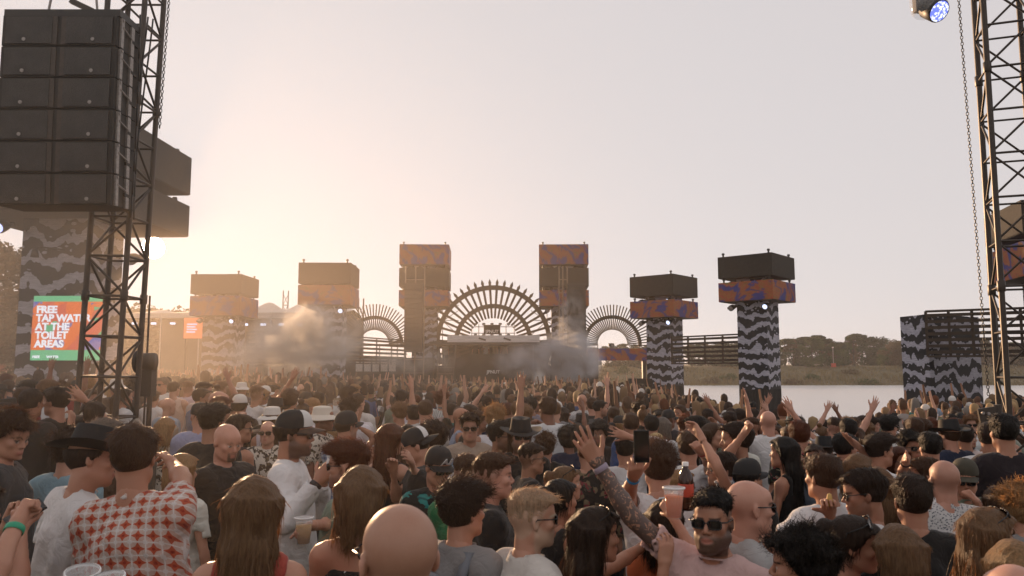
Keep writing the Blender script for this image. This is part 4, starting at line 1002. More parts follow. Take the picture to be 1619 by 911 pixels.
# ------------------------------------------------------------------ loudspeakers
def line_array(label, c, w_, h_, d_, n, bend=0.0, detail=False, frame_h=.1):
    """c: top centre of the front"""
    e = empty('line_array', c); a = 0.0; p = Vector((0, 0, 0))
    for i in range(n):
        R_ = Matrix.Rotation(-a, 3, 'X'); q = p + R_ @ Vector((0, d_ / 2, -h_ / 2)); cab = boxo('cabinet', q, (w_, d_, h_ - .012), M['speaker_black'], e, rot=R_)
        if detail:
            cab.matrix_basis = Matrix.Translation(q) @ R_.to_4x4(); b = MB(); b.box((0, 0, 0), (w_, d_, h_ - .012)); cab.data = b.mesh('cabinet', M['speaker_black'])
            for sx in (-1, 1):
                b = MB(); b.box((sx * w_ * .262, -d_ / 2 - .008, 0), (w_ * .405, .014, h_ - .045)); b.build('grille', M['grille'], cab)
                b = MB(); b.tube((sx * w_ * .30, -d_ / 2 - .014, -h_ * .30), (sx * w_ * .30, -d_ / 2 - .022, -h_ * .30), .018, .018, 12); b.build('badge', M['rig_steel'], cab)
                b = MB(); b.box((sx * w_ * .045, -d_ / 2 - .004, 0), (w_ * .055, .010, h_ - .03)); b.build('waveguide', M['truss_paint'], cab)
            for sx in (-1, 1):
                b = MB(); b.box((sx * (w_ / 2 + .012), -d_ * .34, 0), (.02, .05, h_ * .94)); b.box((sx * (w_ / 2 + .012), d_ * .10, 0), (.02, .06, h_ * .94)); b.tube((sx * (w_ / 2 + .02), -d_ * .34, h_ * .2), (sx * (w_ / 2 + .02), d_ * .1, h_ * .05), .009, n=6)
                b.tube((sx * (w_ / 2 + .0), -d_ * .34, h_ * .42), (sx * (w_ / 2 + .03), -d_ * .34, h_ * .42), .016, n=8); b.build('rigging_plate', M['rig_steel'], cab)
        p = p + R_ @ Vector((0, 0, -h_)); a += bend
    boxo('fly_frame', (0, d_ / 2, frame_h / 2), (w_ * 1.02, d_ * .9, frame_h), M['black_metal'], e)
    return e
for lab, u, us in (('tall black speaker column hung on the left main tower', 654, 1), ('tall black speaker column hung on the right main tower', 912, -1)):
    p = P(u, 450, 58); tag(line_array(lab, p, 1.32, .355, .7, 14), lab, 'speaker', 'speaker columns of the main stage')
p = P(96, 24, 7.3); e = line_array('', p, 1.10, .309, .46, 6, -.012, True, .07)
for sx in (-1, 1): bar('hoist_chain', (sx * .25, .2, .07), (sx * .05, .2, 1.6), .012, M['rig_steel'], e)
boxo('lifting_beam', (.12, .2, .17), (.32, .05, .05), M['truss_paint'], e, rot=Matrix.Rotation(.45, 3, 'Y'))
for i, (dx, sag) in enumerate(((.56, .10), (.575, .22), (.60, .05))):
    b = MB(); pts = [Vector((dx + .05 * math.sin(q * 3 + i) - sag * math.sin(q * 3.1416) * .3, .42 + .05 * i, .2 - 2.1 * q)) for q in np.linspace(0, 1, 10)]; b.path(pts, .009, 6); b.build('signal_cable', M['black_metal'], e, True)
for i in range(6):
    for sx in (-1, 1): boxo('side_handle', (sx * .565, .33, -.155 - i * .309), (.02, .13, .03), M['speaker_black'], e)
tag(e, 'large black speaker array hanging in the upper left corner', 'speaker')

# ------------------------------------------------------------------ trusses
def truss(label, p0, p1, s, rz, r=.024, rb=.011, step=.42, m='truss_paint'):
    p0, p1 = Vector(p0), Vector(p1); e = empty('truss_tower', p0); d = p1 - p0; Ln = d.length; q = d.to_track_quat('Z', 'Y'); e.rotation_euler = (q.to_matrix() @ Matrix.Rotation(rz, 3, 'Z')).to_euler()
    cs = [(-s / 2, -s / 2), (s / 2, -s / 2), (s / 2, s / 2), (-s / 2, s / 2)]; m = M[m]
    for c in cs: bar('chord', (*c, 0), (*c, Ln), r, m, e)
    n = int(Ln / step)
    for k in range(4):
        a, b = cs[k], cs[(k + 1) % 4]
        for i in range(n):
            z = i * step; A = (a, b) if (i + k) % 2 else (b, a)
            bar('brace', (*A[0], z + .02), (*A[1], z + step - .02), rb, m, e, 'tube6'); bar('rung', (*a, z), (*b, z), rb, m, e, 'tube6')
            if i % 5 == 2:
                for c in (a,): bar('coupler', (*c, z - .05), (*c, z + .05), r * 1.35, m, e)
    return tag(e, label, 'truss', 'truss masts holding the sound system')
a0 = P(170, 640, 8.4); a1 = P(216, 0, 8.4); d_ = (a1 - a0) / (a1.z - a0.z); truss('dark box truss mast behind the hanging speaker array', a0 - d_ * a0.z, a1 + d_ * 1.2, .41, math.radians(-2), .030, .013)
a0 = P(1631, 730, 7.4); a1 = P(1583, 0, 7.4); d_ = (a1 - a0) / (a1.z - a0.z); truss('dark box truss mast at the edge over the lake side', a0 - d_ * a0.z, a1 + d_ * 1.2, .39, math.radians(-20), .027, .011)
def chain(label, p0, p1, lk=.034, wire=.0042):
    p0, p1 = Vector(p0), Vector(p1); b = MB(); d = p1 - p0; n = int(d.length / lk); dn = d.normalized(); x = dn.orthogonal().normalized(); y = dn.cross(x)
    for i in range(n):
        c = p0 + dn * (lk * (i + .5)); a = x if i % 2 else y; w_ = lk * .33; l = lk * .55; R_ = [c - a * w_ - dn * l * .6, c - a * w_ + dn * l * .6, c + dn * l, c + a * w_ + dn * l * .6, c + a * w_ - dn * l * .6, c - dn * l]
        for j in range(6): b.tube(R_[j], R_[(j + 1) % 6], wire, n=4, caps=False)
    o = b.build('hoist_chain', M['black_metal'], None); return tag(o, label, 'chain', 'hoist chains')
chain('thin hoist chain hanging beside the upper left truss mast', P(268, -12, 7.9), P(252, 205, 7.9))
chain('long hoist chain hanging in front of the lake side truss', P(1515, -12, 7.9), P(1563, 628, 7.9))
# winch drum and rod at the left truss
p = P(232, 572, 9.0); e = empty('chain_hoist', (p.x, p.y, 0)); bar('rod', (0, 0, 0), (0, 0, p.z + .75), .012, M['truss_paint'], e); b = MB(); b.tube((-.09, 0, p.z), (.09, 0, p.z), .10, .10, 14); b.tube((-.11, 0, p.z), (-.09, 0, p.z), .13, .13, 14); b.build('drum', M['black_metal'], e, True); boxo('motor', (0, .05, p.z - .22), (.14, .14, .34), M['black_metal'], e); bar('stand', (.03, .05, 0), (.03, .05, p.z - .2), .03, M['truss_paint'], e); tag(e, 'small dark winch on a post beside the left truss mast', 'winch')
# brace with gusset and covered ballast at the right truss
e = empty('truss_brace', (0, 0, 0)); q0 = P(1572, 660, 7.15); q1 = P(1594, 745, 7.1); d_ = (q1 - q0); R_ = d_.to_track_quat('Z', 'Y').to_matrix(); boxo('flat_bar', (q0 + q1) / 2, (.085, .02, d_.length), M['steel_brace'], e, rot=R_); e2 = P(1558, 652, 7.15)
boxo('gusset_plate', P(1562, 656, 7.17), (.17, .025, .13), M['truss_paint'], e, rot=Matrix.Rotation(-.15, 3, 'Y'))
for uu, vv in ((1553, 653), (1562, 654)):
    b = MB(); c = P(uu, vv, 7.14); b.tube(c, c + Vector((0, -.02, 0)), .014, .014, 8); b.build('bolt', M['rig_steel'], e)
bar('back_leg', P(1576, 640, 7.2), (P(1592, 740, 7.2).x, 7.2, .9), .035, M['truss_paint'], e); bar('post', (P(1594, 745, 7.1).x + .05, 7.1, 0), q1, .04, M['truss_paint'], e); tag(e, 'brown steel brace with gusset plate at the truss foot', 'brace')
def cover(label, pts, zb, m='tarp', name='ballast_cover'):
    b = MB(); n = 10; x0, x1, y0, y1, zt = pts; rg = np.random.default_rng(5)
    def f(u, v):
        x = x0 + (x1 - x0) * u; y = y0 + (y1 - y0) * v; ed = min(u, 1 - u, v, 1 - v); z = zt + .10 * math.sin(u * 5) * math.sin(v * 4) - (.06 if ed < .05 else 0) + .04 * math.sin(u * 13 + v * 9)
        return (x, y, z)
    b.grid(f, 14, 8)
    for (ua, va, ub, vb) in ((0, 0, 1, 0), (1, 0, 1, 1), (1, 1, 0, 1), (0, 1, 0, 0)):
        def g(u, v, A=(ua, va, ub, vb)):
            q = f(A[0] + (A[2] - A[0]) * u, A[1] + (A[3] - A[1]) * u); return (q[0], q[1] + .02 * math.sin(u * 22), q[2] + (zb - q[2]) * v)
        b.grid(g, 14, 5)
    return tag(b.build(name, M[m], smooth=True), label, 'tarpaulin')
p = P(1545, 768, 5.6); cover('crumpled brown tarpaulin over ballast at the truss foot', (p.x, p.x + 1.7, 5.7, 7.3, 1.22), 0)
p = P(196, 655, 7.6); cover('pale tarpaulin over ballast under the left truss mast', (p.x, p.x + .40, 7.4, 7.9, 1.58), 0)
e = empty('crowd_barrier', (P(262, 690, 7.6).x, 7.6, 0))
for zz in (1.47, 1.28, .9, .5): bar('rail', (0, 0, zz), (.75, .45, zz + .09), .022, M['steel_brace'], e)
for q in (0, 1): bar('post', (.75 * q, .45 * q, 0), (.75 * q, .45 * q, 1.47 + .09 * q), .022, M['steel_brace'], e)
tag(e, 'short metal barrier beside the left truss mast', 'barrier')

# hanging moving light, top right
p = P(1469, 14, 6.6); e = empty('moving_light', p); b = MB(); b.box((0, 0, .05), (.17, .16, .14), Matrix.Rotation(.25, 3, 'Y')); b.build('head', M['black_metal'], e)
b = MB(); Mx = Matrix.Translation((.02, -.05, -.03)) @ Vector((.25, -.75, -.62)).normalized().to_track_quat('Z', 'Y').to_matrix().to_4x4(); b.lathe([(.001, -.09), (.095, -.08), (.10, .05), (.092, .065)], 22, Mx); b.build('barrel', M['black_metal'], e, True)
b = MB(); b.lathe([(.088, .060), (.05, .068), (.001, .070)], 22, Mx); b.build('lens', M['led_cells'], e, True)
for sx in (-1, 1): boxo('yoke_arm', (sx * .115, 0, .10), (.025, .06, .26), M['truss_paint'], e)
boxo('base', (0, 0, .29), (.26, .2, .12), M['black_metal'], e); bar('clamp', (0, 0, .3), (0, 0, .8), .02, M['black_metal'], e)
b = MB(); b.lathe([(.152, .30), (.150, .05), (.142, -.02), (.12, -.05)], 26); b.build('rain_dome', M['clear_plastic'], e, True); tag(e, 'blue lit moving head lamp under a clear rain dome', 'lamp')
p = P(55, 403, 19.6); e = empty('horn_camera', p); b = MB(); b.tube((0, 0, -.06), (0, 0, .14), .10, .07, 10); b.build('housing', M['black_metal'], e, True); bar('arm', (0, 0, .1), (.1, 0, .2), .025, M['black_metal'], e); bar('arm', (.1, 0, .2), (.45, .5, .2), .025, M['black_metal'], e); tag(e, 'small dark camera on a bracket beside the water sign tower', 'camera')

# ------------------------------------------------------------------ screens
def font(text, size, m, loc, parent, rz=0, bold=.0, align='LEFT', name='lettering', spacing=1.0, shear=0):
    c = bpy.data.curves.new(name, 'FONT'); c.body = text; c.size = size; c.offset = bold; c.extrude = .004; c.align_x = align; c.space_line = spacing; c.shear = shear; c.materials.append(M[m])
    tmp = bpy.data.objects.new('tmp', c); COL.objects.link(tmp); dg = bpy.context.evaluated_depsgraph_get(); me = bpy.data.meshes.new_from_object(tmp.evaluated_get(dg)); bpy.data.objects.remove(tmp)
    o = ob(name, me, parent, loc); o.rotation_euler = (math.pi / 2, 0, rz); return o
pa = P(54, 468, 20.28); pb = P(160, 570, 20.28); w_, h_ = pb.x - pa.x, pa.z - pb.z; e = empty('info_screen', ((pa.x + pb.x) / 2, 20.28, pb.z))
b = MB(); b.box((0, .06, h_ / 2), (w_, .10, h_)); b.build('screen_case', M['black_metal'], e); b = MB(); b.box((0, 0, h_ / 2), (w_, .012, h_)); b.build('green_border', M['screen_green'], e)
b = MB(); b.box((0, -.010, h_ * .535), (w_ * .999, .012, h_ * .75)); b.build('picture', M['screen_art'], e)
font('FREE\nTAP WATER\nAT THE\nTOILET\nAREAS', .255, 'screen_white', (-w_ / 2 + .10, -.024, h_ * .735), e, bold=.011, spacing=.86)
font('FREE', .09, 'screen_white', (-w_ / 2 + .06, -.016, .06), e, bold=.004); font('WATER', .09, 'screen_white', (-w_ / 2 + .42, -.016, .06), e, bold=.003); tag(e, 'colourful screen reading FREE TAP WATER AT THE TOILET AREAS', 'screen')
pa = P(291, 502, 58); pb = P(326, 536, 58); w_, h_ = pb.x - pa.x, pa.z - pb.z; e = empty('info_screen', ((pa.x + pb.x) / 2, 58, 0)); t = NT('screen_orange'); t.set(Base_Color=(.05, .05, .05), Emission_Color=(.80, .16, .05), Emission_Strength=.75)
b = MB(); b.box((0, 0, pb.z + h_ / 2), (w_, .1, h_)); b.build('screen_case', M['black_metal'], e); b = MB(); b.box((0, -.056, pb.z + h_ / 2), (w_ * .96, .01, h_ * .96)); b.build('picture', M['screen_orange'], e)
for i in range(4): boxo('text_line', (-.2 - .08 * (i % 2), -.066, pb.z + h_ * (.68 - .12 * i)), (.75 - .12 * (i % 2), .006, .10), M['screen_text2'], e)
for sx in (-1, 1): bar('post', (sx * w_ * .4, .1, 0), (sx * w_ * .4, .1, pb.z + .2), .06, M['black_metal'], e)
tag(e, 'small bright orange screen beside the hazy sunlit tower', 'screen')

# ------------------------------------------------------------------ slatted bridges and patterned wall
def bridge(label, p0, p1, zb, zt, n=6, posts=4, m='dark_wood', th=.10, group='slatted timber bridges'):
    p0, p1 = Vector((p0[0], p0[1], 0)), Vector((p1[0], p1[1], 0)); d = p1 - p0; L_ = d.length; e = empty('slatted_bridge', p0, math.atan2(d.y, d.x)); g = (zt - zb) / n
    for i in range(n): boxo('slat', (L_ / 2, 0, zb + g * (i + .5)), (L_, .05, g * .52), M[m], e)
    for i in range(posts): boxo('post', (L_ * i / (posts - 1), .06, (zb + zt) / 2), (th, .06, zt - zb + .1), M[m], e)
    for z in (zb - .04, zt + .04): boxo('rail', (L_ / 2, .03, z), (L_, .16, .08), M[m], e)
    return tag(e, label, 'bridge', group)
def pv(u, Y): q = P(u, 583, Y); return (q.x, q.y)
bridge('slatted dark timber bridge between the two lake towers', pv(1062, 47), pv(1172, 43), 2.62, 4.1, 6, 5)
bridge('slatted bridge in the smoke left of the main stage', pv(388, 49), pv(496, 46), 2.5, 4.5, 7, 5)
bridge('slatted bridge between smoke tower and main stage', pv(543, 52), pv(642, 60), 2.7, 4.4, 6, 5)
e = empty('patterned_wall', (P(1470, 583, 31).x, 31, 0)); zt = P(1470, 497, 31).z
A0 = Vector((P(1427, 583, 32.6).x - P(1470, 583, 31).x, 1.6, 0)); B0 = Vector((P(1552, 583, 32.6).x - P(1470, 583, 31).x, 1.6, 0))
for q, nm in ((A0, 'end_panel'), (B0, 'front_panel')):
    L_ = q.length; ang = math.atan2(q.y, q.x); b = MB(); b.box((L_ / 2, .1 if nm == 'front_panel' else -.1, zt / 2 - .4), (L_, .2, zt + .8)); b.build(nm, M['zebra_print'], e, rot=(0, 0, ang))
tag(e, 'black and white patterned wall at the lake shore', 'wall')
z1, z2 = P(1480, 562, 30.6).z, P(1480, 494, 30.6).z
bridge('long slatted timber beam across the patterned wall', pv(1468, 30.7), pv(1660, 28.6), z1, z2, 7, 6)

# ------------------------------------------------------------------ arches
def arch(label, c, rings, spikes, a0, a1, n, sw, pointed, m='arch_wood', mbits=None):
    e = empty('spiked_arch', c)
    for r, th in rings:
        b = MB(); k = 56; A = [a0 + (a1 - a0) * i / k for i in range(k + 1)]; V = []
        for a in A:
            for rr, yy in ((r - th / 2, -.1), (r + th / 2, -.1), (r + th / 2, .1), (r - th / 2, .1)): V.append((rr * math.cos(a), yy, rr * math.sin(a)))
        Q = [(4 * i + j, 4 * i + (j + 1) % 4, 4 * i + 4 + (j + 1) % 4, 4 * i + 4 + j) for i in range(k) for j in range(4)] + [(3, 2, 1, 0), (4 * k, 4 * k + 1, 4 * k + 2, 4 * k + 3)]
        b.add(V, Q); b.build('ring', M[m], e)
    key = ('spike', label); b = MB(); r0, r1 = spikes; L_ = r1 - r0
    if pointed: b.add([(x * sw / 2, y * .06, z) for z, q in ((0, .8), (L_ * .86, 1), (L_ * .90, 1.25)) for x, y in ((-q, -1), (q, -1), (q, 1), (-q, 1))] + [(0, 0, L_)], [(4 * i + j, 4 * i + (j + 1) % 4, 4 * i + 4 + (j + 1) % 4, 4 * i + 4 + j) for i in range(2) for j in range(4)] + [(3, 2, 1, 0)], [(8 + j, 8 + (j + 1) % 4, 12) for j in range(4)])
    else: b.box((0, 0, L_ / 2), (sw, .07, L_))
    me = b.mesh('spike', M[m])
    for i in range(n):
        a = a0 + (a1 - a0) * (i + .5) / n; ob('spike', me, e, loc=(r0 * math.cos(a), -.13, r0 * math.sin(a)), rot=(0, math.pi / 2 - a, 0))
    return tag(e, label, 'arch', 'sunray arches of the stage')
c = P(780, 543, 61.5); arch('large sunray arch of pointed timber spikes over the main stage', c, [(4.35, .36), (2.9, .34)], (1.95, 5.05), math.radians(-22), math.radians(202), 32, .19, True)
c = P(968, 545, 61.5); arch('small sunray arch right of the main stage', c, [(2.15, .26)], (1.15, 3.1), math.radians(-4), math.radians(184), 38, .09, False)
c = P(592, 545, 62.5); arch('small sunray arch behind smoke left of the main stage', c, [(2.15, .26)], (1.15, 3.2), math.radians(-4), math.radians(184), 38, .09, False)
pa, pb = P(929, 551, 61), P(1024, 570, 61); e = empty('arch_plinth', ((pa.x + pb.x) / 2, 61.6, 0)); b = MB(); b.box((0, 0, (pa.z + pb.z) / 2), (pb.x - pa.x, .8, pa.z - pb.z)); b.build('beam', M['led_print'], e)
for sx in (-1, 1): boxo('leg', (sx * 2.1, 0, pb.z / 2 - .6), (.25, .5, pb.z + 1.2), M['black_metal'], e)
tag(e, 'orange patterned beam under the small right arch', 'beam'); q = P(968, 548, 61); lamp(e, (q.x - e.location.x, -.2, q.z + .1), .4, None)

# ------------------------------------------------------------------ main stage booth
def booth():
    x0 = P(690, 583, 60).x; x1 = P(871, 583, 60).x; xc = (x0 + x1) / 2; W = x1 - x0; zr = P(780, 546, 60).z; zd = P(780, 578, 60).z
    e = empty('stage_booth', (xc, 60, 0)); boxo('deck', (0, 2, zd / 2), (W, 6, zd), M['black_cloth'], e); boxo('roof', (0, 2, zr + .08), (W * 1.02, 6.2, .22), M['black_metal'], e)
    zf = P(780, 531, 60).z; boxo('roof_sheet', (0, -.6, (zr + .2 + zf) / 2), (W * .80, .3, zf - zr - .2), M['white_sheet'], e)
    for i, xx in enumerate((-.48, -.34, -.33, .33, .34, .48)): bar('post', (xx * W, -1.0, 0), (xx * W, -1.0, zr), .05, M['truss_paint'], e)
    boxo('back_wall', (0, 4.6, (zd + zr) / 2), (W, .1, zr - zd), M['black_cloth'], e); boxo('dj_desk', (0, -.7, zd + .42), (W * .42, .7, .85), M['black_cloth'], e)
    for k in (-1, 1):
        for i in range(15): bar('mesh_wire', (k * W * (.34 + .14 * i / 14), -1.08, .4), (k * W * (.34 + .14 * i / 14), -1.08, zd + .55), .012, M['steel_brace'], e, 'tube6')
        for j in range(5): bar('mesh_rail', (k * W * .34, -1.08, .6 + j * .45), (k * W * .48, -1.08, .6 + j * .45), .014, M['steel_brace'], e, 'tube6')
    font('JPNUT', .34, 'banner_text', (0, -1.2, P(780, 590, 60).z - .02), e, bold=.01, align='CENTER')
    # sign above the roof on a pipe frame
    pa, pb = P(765, 514, 60), P(791, 529, 60); boxo('sign_board', ((pa.x + pb.x) / 2 - xc, -.2, (pa.z + pb.z) / 2), (pb.x - pa.x, .08, pa.z - pb.z), M['black_cloth'], e)
    font('JPNUT', .34, 'banner_text', ((pa.x + pb.x) / 2 - xc, -.26, pb.z + .10), e, bold=.006, align='CENTER')
    for v in (517, 527): z = P(780, v, 60).z; bar('pipe', (P(745, v, 60).x - xc, -.1, z), (P(815, v, 60).x - xc, -.1, z), .03, M['rig_steel'], e)
    for u in (746, 757, 800, 813): bar('pipe', (P(u, 530, 60).x - xc, -.1, zf - .3), (P(u, 530, 60).x - xc, -.1, P(u, 513, 60).z), .03, M['rig_steel'], e)
    for u in (752, 765, 778, 791, 804):
        for v in (513, 530): q = P(u, v, 60); lamp(e, (q.x - xc, -.3, q.z), .22, None)
    for u in (763, 802): q = P(u, 537, 60); boxo('cloth_mark', (q.x - xc, -.78, q.z), (.55, .02, .12), M['black_metal'], e, rot=Matrix.Rotation(.3, 3, 'Y'))
    tag(e, 'dark stage booth with white roof sheet under the large arch', 'stage')
    # scaffolding behind the arch
    e = empty('scaffold', (xc, 63.5, 0))
    for i in range(9):
        xx = -5.6 + i * 1.4
        if abs(xx) > 3.0: bar('standard', (xx, 0, 0), (xx, 0, 7.6), .035, M['rig_steel'], e)
    for z in (5.0, 6.2, 7.4):
        for k in (-1, 1): bar('ledger', (k * 2.9, 0, z), (k * 5.6, 0, z), .03, M['rig_steel'], e)
    for k in (-1, 1): bar('diagonal', (k * 2.9, 0, 5.0), (k * 5.6, 0, 7.4), .03, M['rig_steel'], e); bar('diagonal', (k * 2.9, 0, 7.0), (k * 5.6, 0, 5.2), .03, M['rig_steel'], e)
    tag(e, 'thin pipe scaffold standing behind the large arch', 'scaffold')
    # side wings
    for lab, ua, ub, va, k in (('dark side deck with lit openings left of the stage', 546, 686, 566, -1), ('dark side deck in smoke right of the stage', 872, 944, 566, 1)):
        A, B = P(ua, va, 60), P(ub, va, 60); e = empty('side_deck', ((A.x + B.x) / 2, 60.5, 0)); Wd = B.x - A.x; boxo('deck', (0, 0, A.z / 2), (Wd, 2.5, A.z), M['black_cloth'], e)
        if k < 0:
            for i in range(5): boxo('bright_opening', (-Wd * .32 + i * .62, -1.27, P(600, 578, 60).z), (.5, .02, .9), M['tent_cloth'], e)  # pale cloth panels stand in for the light in the deck openings
            for i in range(6): bar('post', (-Wd / 2 + Wd * i / 5, -1.1, 0), (-Wd / 2 + Wd * i / 5, -1.1, P(600, 544, 60).z), .04, M['truss_paint'], e)
            boxo('cross_beam', (0, -1.1, P(600, 546, 60).z), (Wd, .12, .14), M['truss_paint'], e)
        else:
            for i in range(5): bar('rail_post', (-Wd / 2 + Wd * i / 4, -1.1, A.z), (-Wd / 2 + Wd * i / 4, -1.1, A.z + 1.0), .03, M['truss_paint'], e)
            bar('hand_rail', (-Wd / 2, -1.1, A.z + 1), (Wd / 2, -1.1, A.z + 1), .03, M['truss_paint'], e)
        tag(e, lab, 'deck', 'side decks of the stage')
    # scaffold masts carrying the speaker columns
    for lab, us in (('thin scaffold mast holding the left speaker column', (641, 657, 671)), ('thin scaffold mast holding the right speaker column', (884, 890, 897))):
        q = [P(u, 420, 59) for u in us]; e = empty('scaffold_mast', (q[0].x, 59.2, 0))
        for k in q: bar('standard', (k.x - q[0].x, 0, 0), (k.x - q[0].x, 0, k.z), .05, M['steel_brace'], e)
        for i in range(9): bar('rung', (0, 0, 1 + i), (q[2].x - q[0].x, 0, 1 + i), .03, M['steel_brace'], e)
        tag(e, lab, 'scaffold', 'masts of the speaker columns')
booth()
p = P(1012, 590, 46); e = empty('side_cabin', (p.x, 46, 0)); zt = P(1012, 586, 46).z
for i in range(5): boxo('crate_row', (0, 0, .25 + i * .33), (1.2, 1.2, .30), M['black_cloth'], e)
tag(e, 'low black stack of flight cases beside the lake tower', 'flight case')

# ------------------------------------------------------------------ tents and masts in the haze on the left
def tent(label, u0, u1, vr, ve, Y, peaks):
    A, B = P(u0, ve, Y), P(u1, ve, Y); W = B.x - A.x; zr = P(u0, vr, Y).z; e = empty('marquee', ((A.x + B.x) / 2, Y, 0)); b = MB(); D = 9.0
    def f(u, v):
        s = abs(math.sin(u * math.pi * peaks)) ; return (-W / 2 + W * u, D * v - D / 2, A.z + (zr - A.z) * (1 - abs(2 * v - 1)) * (.45 + .55 * s ** 2) + .0)
    b.grid(f, 8 * peaks, 10); b.build('roof', M['tent_cloth'], e, True)
    for i in range(peaks + 1): bar('pole', (-W / 2 + W * i / peaks, -D / 2, 0), (-W / 2 + W * i / peaks, -D / 2, A.z), .07, M['tent_cloth'], e)
    boxo('back_wall', (0, D / 2 - .2, A.z / 2), (W, .05, A.z), M['tarp'], e); boxo('front_valance', (0, -D / 2, A.z - .25), (W, .04, .5), M['tent_cloth'], e)
    for i in range(peaks * 2): boxo('hanging_lamp', (-W / 2 + W * (i + .5) / (peaks * 2), -D / 2 + .5, A.z - 1.0), (.4, .3, .18), M['lamp_white'], e)
    return tag(e, label, 'tent', 'marquees behind the crowd')
tent('long pale marquee in the smoke between the left towers', 398, 560, 478, 500, 72, 3)
tent('hazy marquee behind the sunlit tower and orange screen', 228, 400, 490, 500, 82, 3)
for lab, u, v in (('slim lattice mast rising above the smoke tents', 452, 460), ('slim lattice mast behind the small left arch', 571, 472)):
    q = P(u, v, 80); truss(lab, (q.x, 80, 0), (q.x, 80, q.z), .5, .3, .05, .03, 1.1)
b = MB(); b.lathe([(62.0 * math.cos(a), 62.0 * math.sin(a)) for a in np.linspace(-1.57, 1.57, 17)], 32); o = b.build('sun', M['sun_glow'], smooth=True); o.location = cam.location + SUN_DIR * 5000; tag(o, kind='structure')
# ------------------------------------------------------------------ the crowd
WHITE, OFFW, BLACK, CHAR, GREY = (.76, .74, .73), (.62, .58, .53), (.022, .020, .019), (.045, .041, .040), (.26, .25, .245)
NAVY, BLUE, LBLUE, SAGE, GREEN, TEAL = (.02, .028, .06), (.06, .10, .22), (.30, .38, .48), (.20, .24, .18), (.04, .22, .09), (.03, .2, .2)
BEIGE, PINK, RED, SAND, BROWNC, ORANGE = (.42, .33, .26), (.64, .43, .40), (.28, .03, .03), (.34, .26, .17), (.10, .06, .04), (.5, .16, .04)
DS = 1.22
def PD(u, v, d): return P(u, v, d * DS)
HEROES = []          # (u, v_top, depth, head height in pixels)
def at_local(loc, s, face, W, lean=0.0):
    return Matrix.Rotation(math.radians(face), 3, 'Z') @ Matrix.Rotation(-lean, 3, 'Y') @ ((Vector(W) - Vector(loc)) / s)
def hero(label, u, vt, d, face, extra=.02, Rw=None, Lw=None, rpole=None, lpole=None, rh='relax', lh='relax', protect=(), Hfix=None, **k):
    d = d * DS; p = P(u, vt, d); H = (p.z - extra) if Hfix is None else Hfix; zg = float(ground_z(p.x, d)); H -= zg; ln = math.radians(k.get('lean', 0)); loc = (p.x - H * math.sin(ln), d, zg); H /= math.cos(ln); s = H / 1.75
    bend = k.get('bend', 0)
    for side, Wp, key, pole, hp in ((1, Rw, 'R', rpole, rh), (-1, Lw, 'L', lpole, lh)):
        if Wp is None: continue
        q = at_local(loc, s, face, PD(*Wp), ln); k[key] = ((q.x * side, q.y, q.z), pole or (.8, -.2, -1), hp)
    res = min(2.0, max(.95, d / 3.0)); lod = 0 if d < 5.2 else 1
    if lod: res = max(res, 1.5)
    hp = .245 * FPX / d; HEROES.append((u, vt, d, hp)); HEROES.extend([(a, b, d, c) for a, b, c in protect])
    k.setdefault('group', 'festival crowd')
    if not (1.45 < H < 2.0): print('HEIGHT', round(H, 2), label)
    return person(label, loc, H, face, res=res, lod=lod, **k)
def held(frame, off=(0, .035, .09)):
    m4, fl = frame; return m4 @ Vector(off), m4
def cup(label, p, fill=None, tilt=(0, 0), sc_=1.0):
    e = empty('plastic_cup', p); e.rotation_euler = (tilt[0], tilt[1], 0); e.scale = (sc_,) * 3
    b = MB(); b.lathe([(.001, 0), (.030, 0), (.044, .125), (.047, .128), (.046, .131), (.042, .124), (.029, .004), (.001, .004)], 24); b.build('wall', M['clear_plastic'], e, True)
    b = MB(); b.lathe([(.0445, .121), (.0485, .124), (.0485, .130), (.0445, .132)], 24); b.build('rim', M['white_print'], e, True)
    if fill: b = MB(); b.lathe([(.001, .006), (.028, .006), (.039, .095), (.001, .095)], 20); b.build('drink', M[fill], e, True)
    return tag(e, label, 'cup', 'plastic cups')
def bottle(label, p, m='clear_plastic', tilt=(0, 0)):
    e = empty('bottle', p); e.rotation_euler = (tilt[0], tilt[1], 0); b = MB(); b.lathe([(.001, 0), (.030, .002), (.033, .02), (.033, .06), (.030, .075), (.033, .09), (.033, .14), (.026, .165), (.013, .185), (.013, .20), (.001, .20)], 18); b.build('body', M[m], e, True)
    b = MB(); b.lathe([(.0335, .062), (.0345, .065), (.0345, .115), (.0335, .118)], 18); b.build('wrapper', M['white_print'] if m != 'cola' else M['red_paint'], e, True); b = MB(); b.lathe([(.0145, .195), (.0145, .212), (.001, .212)], 14); b.build('cap', M['white_print'], e, True)
    return tag(e, label, 'bottle')
def phone(label, p, rot):
    e = empty('phone', p); e.rotation_euler = rot; b = MB(); b.box((0, 0, 0), (.072, .009, .148)); b.build('case', M['phone_black'], e); b = MB(); b.box((0, -.0055, 0), (.066, .001, .138)); b.build('screen', M['sun_lens'], e); b = MB(); b.box((-.02, .006, .05), (.025, .004, .03)); b.build('lens_block', M['dark_plastic'], e)
    return tag(e, label, 'phone')
def wristband(frame, col, parent):
    m4, fl = frame; b = MB(); b.lathe([(.031, -.012), (.033, -.010), (.033, .010), (.031, .012)], 18); o = b.build('wristband', M['band'], parent, True, color=col); o.matrix_basis = parent.matrix_basis.inverted() @ m4 @ Matrix.Translation((0, 0, -.02)); return o
